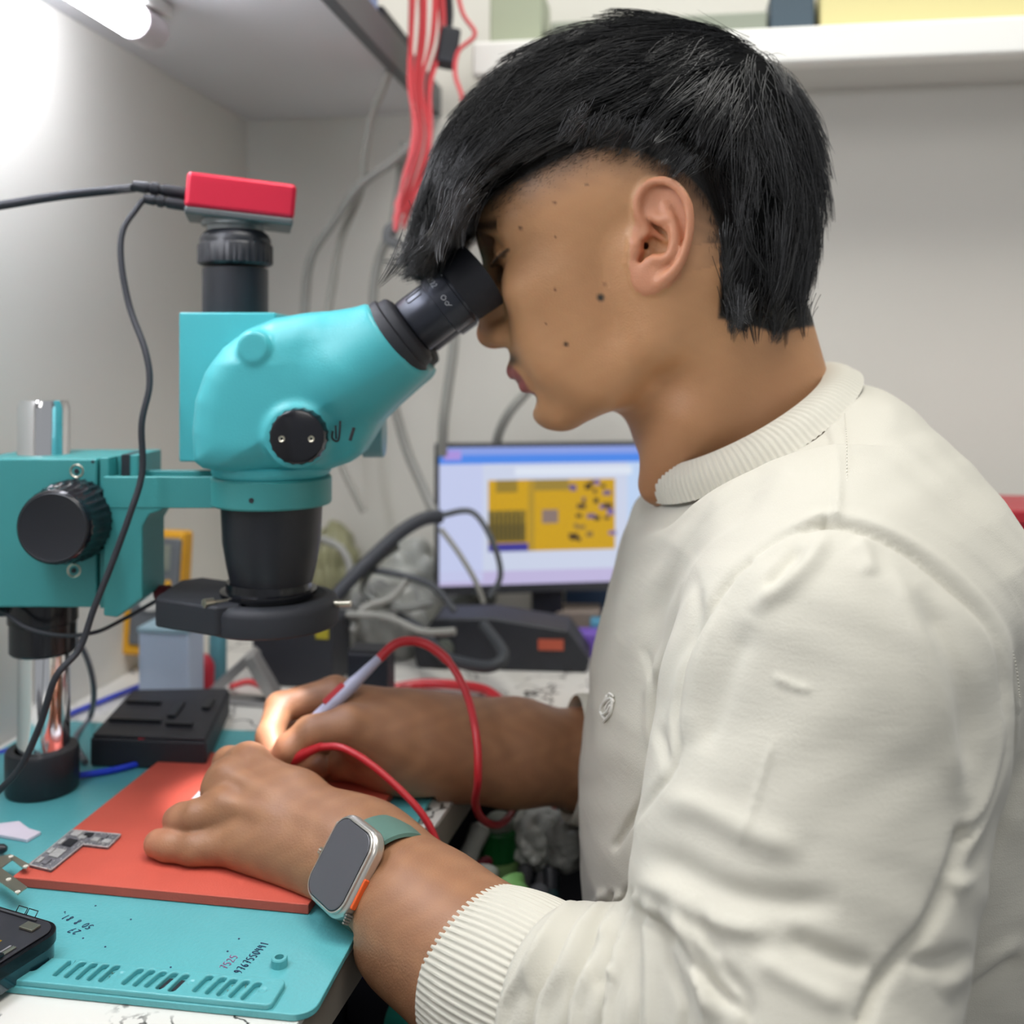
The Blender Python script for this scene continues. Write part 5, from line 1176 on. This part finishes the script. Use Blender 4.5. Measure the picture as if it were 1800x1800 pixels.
# ---------------------------------------------------------------- behind the bench
SCR = thing('monitor', 'small monitor showing a yellow circuit board layout on the back bench', 'monitor', P(950, 1085, 1.08))
mc = P(962, 905, 1.08); mU = Vector((.990, .14, 0)).normalized(); mV = Vector((0, -.0, 1)); mN = mU.cross(mV).normalized(); mN = mN if mN.y < 0 else -mN
MW, MH = .236, .152
def mq(u, v, h=0): return mc + mU * u + mV * v + mN * h
def mbox(u0, u1, v0, v1, h0, h1, nm, m, par=SCR, bev=0): b = MB(); b.obox(mq((u0 + u1) / 2, (v0 + v1) / 2, (h0 + h1) / 2), mU, mV, mN, (u1 - u0) / 2, (v1 - v0) / 2, (h1 - h0) / 2); return b.build(nm, m, par, bev)
mbox(-MW/2, MW/2, -MH/2 - .006, MH/2, -.018, 0, 'housing', mat('monitor_grey', '3a3b40', .5), bev=.002)
def em(n, c, s=1.0): return mat(n, '101010', .4, emit=c, estr=s)
scn = mbox(-MW/2 + .004, MW/2 - .004, -MH/2 + .004, MH/2 - .004, 0, .0006, 'screen', em('screen_white', 'd4dcf2', .95))
def sq(u0, u1, v0, v1, c, k=1, s=.95): u0, u1 = [-MW/2 + .004 + t * (MW - .008) for t in (u0, u1)]; v0, v1 = [MH/2 - .004 - t * (MH - .008) for t in (v1, v0)]; mbox(u0, u1, v0, v1, .0006, .0006 + .0002 * k, 'display_block', em('px_' + c, c, s), scn)
sq(0, 1, 0, .055, '8fa6ee'); sq(0, 1, .055, .12, '4f8ef2'); sq(.0, .2, .12, .97, 'ccd4f6'); sq(0, 1, .9, 1, 'c8bfe6'); sq(.88, 1, .12, .9, 'c6dcfb'); sq(.02, .1, .02, .09, 'b29ae6', 2); sq(.35, .9, .15, .21, 'e6eefc', 2)
sq(.225, .82, .24, .76, 'd2a41c', 2)
sq(.225, .40, .56, .69, '6f5f2a', 3); sq(.225, .40, .46, .56, '8a742c', 3); sq(.225, .41, .70, .76, '403c9a', 3); sq(.41, .44, .24, .76, 'b8942e', 3); sq(.26, .36, .24, .33, '9a8030', 3)
sq(.475, .55, .46, .56, '8e7a74', 3); sq(.44, .60, .24, .32, 'a08638', 3)
rn = random.Random(11)
for k in range(26):
    u_ = rn.uniform(.60, .79); v_ = rn.uniform(.24, .70); sq(u_, u_ + rn.uniform(.015, .045), v_, v_ + rn.uniform(.02, .05), rn.choice(['5a4630', '7a68a8', '45351f', '8a7040', '6a5a8a', '30302c']), 3)
for k in range(8): u_ = .23 + .02 * k; sq(u_, u_ + .008, .47 + .02 * (k % 2), .67, '4a4428', 4)
b = MB(); b.obox(mc - ZZ * .105 + Vector((0, .012, 0)), mU, Vector((-mU.y, mU.x, 0)), ZZ, .016, .006, .03); b.build('stand_neck', BLK, SCR)
b = MB(); q = Vector((mc.x, mc.y + .005, TT + .005)); b.obox(q, mU, Vector((-mU.y, mU.x, 0)), ZZ, .06, .045, .0045); b.build('stand_base', BLK, SCR, .002)

# cables hanging in front of the back wall
GC = mat('grey_cable', '8d8d88', .6); GC2 = mat('dark_cable', '33363d', .55)
def cable(pts, r, m, label, nm='hanging_cable', grp=None, n=10):
    b = MB(); b.tube(pts, r, n); return tag(b.build(nm, m), label, 'cable', grp)
cable([P(684, 126, 1.02), P(672, 160, 1.03), P(655, 200, 1.04), P(642, 270, 1.05), P(632, 340, 1.06), P(600, 420, 1.07), P(585, 500, 1.08), P(575, 600, 1.08), P(590, 780, 1.08), P(640, 900, 1.08)], .0040, mat('pale_cable_b', 'a3a29b', .6), 'pale grey cable hanging from the overhead shelf edge behind the microscope')
cable([P(740, 240, 1.02), P(690, 285, 1.03), P(635, 325, 1.04), P(590, 385, 1.05), P(548, 450, 1.06), P(537, 520, 1.07), P(536, 600, 1.07), P(545, 700, 1.07)], .0048, GC, 'thick grey cable curving down behind the teal microscope head')
cable([P(712, 250, 1.04), P(702, 330, 1.05), P(690, 400, 1.05), P(668, 450, 1.06), P(656, 520, 1.06), P(662, 600, 1.06), P(690, 700, 1.06), P(715, 790, 1.06), P(745, 860, 1.05), P(762, 900, 1.04)], .0050, GC, 'grey cable dropping behind the eyepieces to the monitor edge')
cable([P(700, 405, 1.03), P(686, 402, 1.03), P(683, 420, 1.03), P(700, 430, 1.03)], .0060, mat('plug_grey', '6a6c6e', .6), 'dark plug joint beside the end of the red wires', 'cable_joint')
cable([P(802, 480, 1.05), P(798, 600, 1.05), P(788, 680, 1.05), P(780, 740, 1.05), P(777, 800, 1.06)], .0052, GC, 'straight grey cable seen between the nose and the teal head')
cable([P(960, 640, 1.07), P(925, 690, 1.07), P(895, 725, 1.07), P(876, 765, 1.08), P(872, 800, 1.09)], .0050, GC, 'grey cable passing behind the chin to the monitor')
cable([P(775, 908, 1.02), P(745, 912, 1.01), P(705, 935, 1.00), P(660, 975, .985), P(620, 1015, .97), P(585, 1055, .96), P(560, 1090, .95)], .0068, GC2, 'thick black cable sloping from the monitor down to the bench', 'power_cable')
for k, (pts, r) in enumerate((
    ([(560, 945, 1.02), (600, 965, 1.01), (615, 1010, 1.0), (580, 1050, .99)], .004), ([(700, 960, 1.0), (660, 990, .99), (640, 1040, .98), (700, 1070, .97), (760, 1060, .97)], .0035),
    ([(720, 1010, .98), (690, 1050, .97), (640, 1070, .96), (620, 1110, .95)], .004), ([(780, 905, 1.0), (830, 900, .99), (865, 950, .98), (880, 1010, .98), (860, 1050, .98)], .0030),
    ([(775, 930, .99), (805, 970, .98), (835, 1020, .97), (850, 1060, .97)], .0026), ([(640, 1000, .99), (700, 1010, .98), (760, 1030, .97), (800, 1075, .96)], .0034), ([(610, 1080, .95), (680, 1085, .94), (740, 1110, .93), (800, 1110, .92)], .0036))):
    cable([P(*q) for q in pts], r, GC if k % 2 == 0 else mat('tangle_%d' % k, ('54585c', '6d6f6c', '45484d')[k % 3], .6), 'one loop of the grey cable tangle between microscope and monitor', 'tangled_cable', 'tangled cables by the monitor', 8)
# red wires hanging from the shelf
RW1 = mat('red_wire', 'd64c52', .45)
rn = random.Random(4)
for k in range(15):
    x0 = rn.uniform(718, 778); dx = rn.uniform(-9, 9); d0 = rn.uniform(.97, 1.01)
    cable([P(x0, -70, d0), P(x0 + dx, 60, d0), P(735 + (x0 - 745) * .55 + dx, 150, d0), P(740 + (x0 - 745) * .6, 240, d0), P(722 + (x0 - 745) * .6 + dx * .5, 320, d0), P(700 + (x0 - 745) * .3, 385 + rn.uniform(-25, 25), d0)], .0017, RW1, 'one of the thin red wires hanging in a bundle beside the hair', 'red_wire', 'red wires hanging from the shelf', 6)
cable([P(795, -60, .99), P(812, 20, .99), P(835, 60, .99), P(806, 90, .99), P(800, 130, .99), P(812, 170, .99), P(815, 210, .99)], .0022, RW1, 'single red wire looping past the black adapter under the ceiling', 'red_wire', None, 8)
ad_ = thing('power_adapter', 'black power adapter hanging among the red wires', 'adapter', P(787, 85, 1.0))
b = MB(); q = P(787, 85, 1.0); b.obox(q, Vector((.95, .2, -.15)).normalized(), Vector((-.2, .97, 0)).normalized(), Vector((.15, 0, .98)).normalized(), .0095, .012, .018); b.build('body', BLKM, ad_, .003)
b = MB(); b.tube([P(786, -30, 1.0), P(790, 20, 1.0), P(787, 55, 1.0)], .004, 8); b.build('cord', BLKM, ad_)
# things on the overhead shelf edge
bx = thing('storage_box', 'pale blue plastic box standing on the overhead shelf edge', 'box', P(680, 30, 1.0))
q = R(ue - .024, -.33, SHZ + .055); b = MB(); b.obox(q, UU, VV, ZZ, .030, .085, .030); b.build('box', mat('blue_plastic', '7f97c4', .4), bx, .003)
b = MB(); b.obox(q + ZZ * .033, UU, VV, ZZ, .032, .088, .004); b.build('lid', mat('blue_lid', 'a9b6d2', .4), bx, .002)
b = MB(); q = R(ue - .018, -.17, SHZ + .038); b.obox(q, UU, VV, ZZ, .022, .05, .014); tag(b.build('black_case', BLKM, None, .003), 'small black case lying on the overhead shelf beside the blue box', 'case')
# things on the wall shelf
zs = z0 + .036
def onshelf(pa, pb, dfront, h, dep, nm, col, label, cat, rough=.5):
    ua = uv_of(P(pa, 60, dfront))[0]; uc = uv_of(P(pb, 60, dfront))[0]; b = MB(); rbox(b, ua, uc, -.115, -.115 + dep, zs + .0004, zs + h); return tag(b.build(nm, mat(nm + '_m', col, rough), None, .003), label, cat)
onshelf(1452, 1990, .99, .05, .10, 'cardboard_box', 'd9cf95', 'long pale yellow box on the wall shelf above the shoulder', 'box')
onshelf(1360, 1440, 1.0, .045, .08, 'blue_case', '3d4f5c', 'dark blue case on the wall shelf next to the pale yellow box', 'case')
onshelf(960, 1350, 1.03, .028, .08, 'grey_tray', '8d9486', 'grey green tray on the wall shelf above the hair', 'tray')
onshelf(855, 950, 1.06, .07, .08, 'green_box', 'a3ab94', 'pale green box at the end of the wall shelf by the red wires', 'box')
# red crate on the back bench beyond the shoulder
cr_ = thing('red_crate', 'red plastic crate on the back bench beyond the shoulder', 'crate', P(1800, 980, 1.0))
qc = P(1840, 950, .93); qc.z = TT; hh = P(1840, 884, .93).z - TT
for nm, u0_, u1_, v0_, v1_, z_0, z_1, m in (('crate_wall', -.055, .09, -.05, -.046, 0, hh - .012, RED), ('crate_wall', -.055, -.051, -.05, .05, 0, hh - .012, RED), ('crate_rim', -.060, .095, -.055, .055, hh - .012, hh, mat('crate_red', 'b02834', .4)), ('contents', -.048, .088, -.044, .044, .002, hh - .030, mat('crate_fill', '7c6a74', .6, var=.5, vscale=60))):
    b = MB(); b.obox(qc + UU * (u0_ + u1_) / 2 + VV * (v0_ + v1_) / 2 + ZZ * (z_0 + z_1) / 2, UU, VV, ZZ, (u1_ - u0_) / 2, (v1_ - v0_) / 2, (z_1 - z_0) / 2); b.build(nm, m, cr_, .002)
# multimeter leaning on the wall
mm = thing('multimeter', 'yellow and grey multimeter standing behind the microscope bracket', 'multimeter', P(285, 1150, .97))
mo = P(276, 1040, .97); U_ = Vector((.975, -.10, -.02)).normalized(); W2 = Vector((-.14, .10, .98)).normalized(); W2 = (W2 - U_ * U_.dot(W2)).normalized(); N_ = U_.cross(W2); N_ = N_ if N_.y < 0 else -N_
def mbx(u, v, h, a, c, t, nm, m, bev=.002): b = MB(); b.obox(mo + U_ * u + W2 * v + N_ * h, U_, W2, N_, a, c, t); return b.build(nm, m, mm, bev)
mbx(0, .0, 0, .0285, .058, .012, 'holster', mat('meter_yellow', 'e0a21a', .45), .004); mbx(.004, .002, .006, .0230, .050, .0095, 'body', mat('meter_grey', '64686c', .5), .003)
mbx(.002, .034, .0158, .016, .012, .0006, 'display', mat('lcd_grey', '7f8478', .3), .001)
b = MB(); b.lathe(mo + U_ * .002 - W2 * .004 + N_ * .0155, N_, [(0, .012), (.003, .0115)], 28); b.build('dial', mat('dial_white', 'c9c9c4', .4), mm)
b = MB(); b.lathe(mo + U_ * .017 + W2 * .010 + N_ * .0155, N_, [(0, .0035), (.001, .003)], 16); b.build('button', mat('meter_btn', 'd9a02a', .4), mm)
# pale box, stand and dark units behind the fixture
pb_ = thing('pale_blue_box', 'pale blue upright box behind the black repair fixture', 'box', PZ(300, 1235, TT))
b = MB(); q = PZ(302, 1232, TT); b.obox(q + ZZ * .032, Vector((.99, -.12, 0)), Vector((.12, .99, 0)), ZZ, .0225, .016, .0318); b.build('box', mat('box_pale', 'b7c4da', .5), pb_, .002)
b = MB(); b.obox(q + ZZ * .0645, Vector((.99, -.12, 0)), Vector((.12, .99, 0)), ZZ, .0235, .017, .0022); b.build('lid', mat('box_lid', '93aebb', .5), pb_, .001)
b = MB(); b.lathe(PZ(358, 1210, TT + .001), (0, 0, 1), [(0, .009), (.020, .0095), (.026, .007), (.030, .004)], 20); tag(b.build('red_bottlecap', mat('cap_red', 'b3283a', .45)), 'red round stopper beside the pale blue box', 'bottlecap')  # a loose red bottle cap
b = MB(); b.lathe(PZ(383, 1195, TT + .0005), (0, 0, 1), [(0, .008), (.040, .008), (.043, .006)], 20); tag(b.build('teal_bottle', mat('teal_glass', '4d7f8a', .3)), 'slim teal bottle behind the red stopper', 'bottle')
stn = thing('phone_stand', 'folding grey aluminium stand behind the far hand', 'stand', PZ(440, 1215, TT))
ALU = mat('aluminium', 'a9a8a8', .4, .6)
def bar(a, c, w_, t, nm): b = MB(); a = Vector(a); c = Vector(c); u_ = (c - a).normalized(); n_ = u_.cross(Vector((0, 1, 0))).normalized(); b.obox((a + c) / 2, u_, n_, u_.cross(n_), (c - a).length / 2, w_, t); return b.build(nm, ALU, stn, .001)
bar(PZ(368, 1222, TT + .002), P(447, 1148, .88), .004, .010, 'strut'); bar(P(440, 1150, .87), PZ(488, 1232, TT + .002), .0045, .010, 'strut'); bar(PZ(365, 1226, TT + .002), PZ(492, 1236, TT + .002), .0018, .010, 'foot_bar')
b = MB(); b.tube([PZ(405, 1207, TT + .0025), PZ(435, 1198, TT + .003), PZ(462, 1206, TT + .0025)], .0025, 8); tag(b.build('red_wire_piece', RW1), 'short red wire lying inside the folding stand', 'wire')
ps = thing('black_power_supply', 'black box shaped power supply behind the far hand', 'power supply', PZ(530, 1225, TT))
q = PZ(518, 1205, TT); b = MB(); b.obox(q + ZZ * .030 + VV * .02, UU, VV, ZZ, .038, .026, .0296); b.build('housing', BLKM, ps, .002)
b = MB(); b.obox(q + ZZ * .052 + VV * -.0065 + UU * .028, UU, VV, ZZ, .006, .0006, .007); b.build('yellow_mark', mat('mark_yellow', 'a79a2a', .5), ps)
bb = thing('black_box', 'small black box standing between the far hand and the cables', 'box', PZ(640, 1275, TT))
q = PZ(645, 1262, TT); b = MB(); b.obox(q + ZZ * .0265 + VV * .012, UU, VV, ZZ, .0175, .012, .026); b.build('housing', mat('navy_black', '1d1f2b', .5), bb, .002)
b = MB(); b.obox(q + ZZ * .054 + VV * .012, UU, VV, ZZ, .0165, .011, .0014); b.build('lid', BLK, bb, .001)
# crumpled clear bags
def bag(c, r, seed, m, nm, label, grp=None, n=34):
    rn_ = np.random.default_rng(seed); ph_ = rn_.uniform(0, 6, (8, 3)); k_ = rn_.normal(0, 3.2, (8, 3)); vs = []
    for i in range(n + 1):
        a = PI * i / n
        for j in range(n * 2):
            t = PI * j / n; dv = np.array([math.sin(a) * math.cos(t), math.sin(a) * math.sin(t), math.cos(a)]); f_ = 1 + sum(.10 * abs(math.sin(k_[q_] @ dv * .8 + ph_[q_, 0])) for q_ in range(8)) - .35
            p_ = dv * np.array(r) * f_; vs.append((c[0] + p_[0], c[1] + p_[1], max(c[2] + p_[2], TT + .0006 if c[2] > .72 else -1)))
    F_ = [(i * n * 2 + j, i * n * 2 + (j + 1) % (n * 2), (i + 1) * n * 2 + (j + 1) % (n * 2), (i + 1) * n * 2 + j) for i in range(n) for j in range(n * 2)]
    b = MB(); b.add(vs, F_); return tag(b.build(nm, m, None, angle=25), label, 'bag', grp)
BG1 = mat('cloudy_plastic', '9a9c98', .3, var=.35, vscale=40); BG2 = mat('cloudy_plastic_b', 'c5c8c2', .3, var=.25, vscale=40)
bag(PZ(655, 1150, TT) + ZZ * .028, (.045, .035, .040), 1, BG1, 'crumpled_bag', 'crumpled cloudy bag behind the probe tip, beside the black power supply')
bag(PZ(720, 1100, TT) + ZZ * .040, (.035, .035, .050), 2, BG2, 'crumpled_bag', 'pale crumpled bag at the foot of the black sloping cable')
bag(PZ(590, 1085, TT) + ZZ * .055, (.024, .030, .045), 3, mat('yellow_bag', '9c9b78', .4, var=.3, vscale=40), 'crumpled_bag', 'yellowish crumpled bag behind the microscope barrel')
bag(PZ(780, 1090, TT) + ZZ * .022, (.05, .03, .028), 6, mat('grey_bag', '6f736f', .4, var=.4, vscale=50), 'crumpled_bag', 'dark grey crumpled bag under the edge of the monitor')
# black tools in front of the monitor
kb_ = thing('soldering_station', 'long black soldering station with an orange mark below the monitor', 'soldering station', PZ(860, 1190, TT))
q = PZ(905, 1168, TT); xx = Vector((.995, -.09, 0)).normalized(); yy = Vector((.09, .995, 0)).normalized()
b = MB(); b.prism([(-.092, 0), (.070, 0), (.073, .012), (.052, .040), (-.020, .050), (-.075, .048), (-.096, .020)], q, xx, ZZ, yy, -.022, .034); b.build('housing', mat('station_black', '24272e', .5, var=.25, vscale=40), kb_, .003)
b = MB(); b.obox(q + xx * .036 + ZZ * .026 - yy * .0225, xx, yy, ZZ, .012, .0007, .005); b.build('orange_mark', mat('orange_mark', 'b0523c', .5), kb_)
b = MB(); b.lathe(q - xx * .065 + ZZ * .020 - yy * .022, -yy, [(0, .009), (.006, .0085)], 24); b.build('dial', mat('station_dial', '5a5f58', .5), kb_)
b = MB(); b.tube([P(700, 1085, .98), P(740, 1110, .96), P(775, 1150, .93), P(810, 1165, .91), P(860, 1172, .89), P(885, 1150, .90), P(850, 1100, .94)], .0055, 10); tag(b.build('station_hose', mat('hose_dark', '33373c', .6)), 'dark curled hose lying across the black soldering station', 'hose')
b = MB(); b.obox(PZ(1000, 1112, TT) + ZZ * .014, xx, yy, ZZ, .034, .020, .0135); tag(b.build('brown_box', mat('brown_card', '8a7d74', .6), None, .002), 'low brown box below the monitor beside the sweatshirt', 'box')
b = MB(); b.obox(PZ(1036, 1150, TT) + ZZ * .012, xx, yy, ZZ, .022, .014, .0115); tag(b.build('purple_box', mat('purple_card', '6d4fb0', .5), None, .002), 'small purple box on the back bench touching the sweatshirt outline', 'box')
b = MB(); b.obox(PZ(1058, 1132, TT) + ZZ * .013, xx, yy, ZZ, .012, .012, .0125); tag(b.build('teal_box', mat('teal_card', '4b8fae', .5), None, .002), 'teal blue box tucked behind the purple box', 'box')
b = MB(); b.obox(PZ(1040, 1082, TT) + ZZ * .022, xx, yy, ZZ, .030, .016, .0215); tag(b.build('blue_case_low', mat('navy_case', '39557c', .5), None, .003), 'dark blue case standing under the corner of the monitor', 'case')
b = MB(); b.lathe(PZ(1040, 1105, TT + .0005), (0, 0, 1), [(0, .010), (.018, .010), (.019, .009)], 24); tag(b.build('white_jar', mat('jar_white', 'bdbdb2', .5)), 'short white jar in front of the dark blue case', 'jar')
# red leads on the back bench
cable([PZ(690, 1210, TT + .004), PZ(740, 1202, TT + .006), PZ(800, 1204, TT + .008), PZ(850, 1212, TT + .010), PZ(885, 1235, TT + .008), PZ(925, 1262, TT + .004)], .0042, LEAD, 'thick red lead lying along the front of the soldering station', 'red_lead')
cable([PZ(640, 1235, TT + .003), PZ(720, 1222, TT + .003), PZ(800, 1228, TT + .003), PZ(860, 1244, TT + .003), PZ(900, 1262, TT + .003)], .0020, mat('pink_wire', 'cf6a6e', .5), 'thin pink red wire behind the far forearm', 'red_wire_thin')
cable([PZ(640, 1213, TT + .003), PZ(690, 1206, TT + .004), PZ(720, 1204, TT + .010)], .0020, mat('pink_wire_b', 'cf6a6e', .5), 'short thin red wire in front of the small black box', 'red_wire_thin')
b = MB(); b.lathe(PZ(888, 1252, TT + .004), (.6, .6, .1), [(0, .004), (.012, .0045), (.013, .0025), (.022, .002)], 12); tag(b.build('plug', STEEL), 'small metal plug at the end of the thick red lead', 'plug')
# open tool tray below the bench corner
TZ = .598
tr = thing('tool_tray', 'open dark tool tray under the bench corner full of small tools', 'tray', (.0, .72, TZ))
tx0, tx1, ty0, ty1 = -.115, .036, .47, .822
TRM = mat('tray_dark', '1c1f2a', .6)
b = MB(); b.box((tx0, ty0, TZ - .006), (tx1, ty1, TZ)); b.build('tray_floor', TRM, tr, .001)
for a in ((tx0, ty0, tx0 + .003, ty1), (tx1 - .003, ty0, tx1, ty1), (tx0, ty0, tx1, ty0 + .003), (tx0, ty1 - .003, tx1, ty1), (tx0, .60, tx1, .603)):
    b = MB(); b.box((a[0], a[1], TZ), (a[2], a[3], TZ + .030)); b.build('tray_wall', TRM, tr)
b = MB(); b.box((tx0 + .005, ty0 + .02, 0), (tx1 - .005, ty1 - .02, TZ - .0065)); b.build('cabinet', mat('cab_dark', '17181f', .6), tr)
def inb(x, y): return Vector((x, y, TZ + .0005))
bt = thing('green_bottle', 'clear bottle with a dark green cap and pale green label in the tool tray', 'bottle', inb(-.012, .77))
q = inb(P(878, 1500, .77).x, .77); zt_b = P(878, 1428, .77).z
b = MB(); b.lathe(q, (0, 0, 1), [(0, .0135), (.004, .0145), (zt_b - TZ - .040, .0145), (zt_b - TZ - .034, .013)], 32); b.build('bottle', mat('clear_green', '7f9a7c', .25), bt)
b = MB(); zl_ = zt_b - TZ - .052; b.lathe(q + ZZ * zl_, (0, 0, 1), [(0, .0148), (.018, .0148)], 32); b.build('label', mat('label_green', '87b06c', .5), bt)
b = MB(); b.lathe(q + ZZ * (zt_b - TZ - .034), (0, 0, 1), [(0, .0130), (.001, .0145), (.021, .0150), (.0225, .014)], 40, rib=.0003, ribs=24, rrange=(1, 2)); b.build('cap', mat('cap_green', '12602a', .4), bt)
b = MB(); b.lathe(q + ZZ * (zt_b - TZ - .0115), (0, 0, 1), [(0, .011), (.006, .011), (.009, .008), (.010, .003)], 24); b.build('cap_top', mat('cap_pale', '8f948c', .5), bt)
def tl_(a, c, r, m, nm, label, cat, prof=None, grp=None):
    b = MB(); a = Vector(a); c = Vector(c); L_ = (c - a).length; b.lathe(a, c - a, prof or [(0, r * .6), (L_ * .05, r), (L_ * .5, r * .85), (L_ * .9, r), (L_, r * .6)], 16); return tag(b.build(nm, m), label, cat, grp)
def T3(px, py, d): v = P(px, py, d); v.z = max(v.z, TZ + .012); v.x = min(v.x, .028); return v
tl_(T3(815, 1525, .74), T3(848, 1450, .76), .008, BG2, 'white_tube', 'leaning white tube beside the green capped bottle', 'tube')
tl_(T3(808, 1545, .70), T3(862, 1512, .72), .0045, mat('dark_red', '7a2030', .5), 'screwdriver', 'dark red handled tool lying below the white tube', 'screwdriver')
tl_(T3(850, 1560, .69), T3(853, 1528, .70), .010, BG2, 'pale_bottlecap', 'round pale stopper lying at the forearm side of the tray', 'bottlecap')  # this and the next two are loose bottle caps
tl_(T3(905, 1585, .68), T3(890, 1552, .69), .013, mat('lime_cap', '8cc978', .4), 'lime_bottlecap', 'lime green and white stopper next to the ribbed cuff', 'bottlecap')
tl_(T3(905, 1600, .665), T3(897, 1583, .67), .010, mat('blue_cap', '4a7fc4', .4), 'blue_bottlecap', 'small blue stopper just above the ribbed cuff', 'bottlecap')
tl_(T3(1012, 1445, .78), T3(1010, 1415, .785), .0065, mat('tool_red', 'c02a2a', .4), 'red_plug', 'bright red plug at the edge of the sweatshirt in the tray', 'plug')
for k, (x0_, y0_, x1_, y1_, d_, r, c) in enumerate(((915, 1590, 925, 1520, .74, .006, '5a5b5f'), (955, 1570, 965, 1490, .76, .0075, '77777c'), (985, 1600, 975, 1520, .73, .006, '43454c'), (1005, 1590, 985, 1540, .75, .008, '2a5a5c'), (935, 1500, 990, 1530, .77, .005, '2b2b30'), (1000, 1560, 1018, 1500, .77, .006, '8a8b92'), (940, 1610, 950, 1560, .70, .007, '6c6e74'), (968, 1600, 1000, 1575, .70, .006, '24484c'))):
    tl_(T3(x0_, y0_, d_), T3(x1_, y1_, d_ + .02), r, mat('tool_%d' % k, c, .4), 'hand_tool', 'one of the grey and teal handled tools crowded in the tray', 'tool', None, 'tools in the tray')
bag(P(950, 1470, .775), (.020, .022, .018), 8, BG2, 'crumpled_bag', 'pale crumpled bag behind the tools in the tray'); bag(P(990, 1480, .76), (.014, .020, .016), 9, BG1, 'crumpled_bag', 'grey crumpled bag next to the red plug in the tray')
# front compartment
tl_(PZ(690, 1790, TZ + .02), PZ(770, 1815, TZ + .02), .014, mat('teal_handle', '1f7468', .4), 'driver_handle', 'fat teal green handle at the bottom of the frame beside the cuff', 'screwdriver')
bb_ = thing('blue_capped_box', 'dark blue topped box under the forearm in the tray', 'box', PZ(665, 1700, TZ + .01))
q = PZ(672, 1715, TZ + .03); b = MB(); b.obox(q - ZZ * .012, Vector((.9, -.43, 0)), Vector((.43, .9, 0)), ZZ, .020, .014, .0165); b.build('box', mat('grey_case', '4a4a52', .5), bb_, .002)
b = MB(); b.obox(q + ZZ * .010, Vector((.9, -.43, 0)), Vector((.43, .9, 0)), ZZ, .021, .015, .0055); b.build('lid', mat('royal_blue', '1c2f9a', .4), bb_, .001)
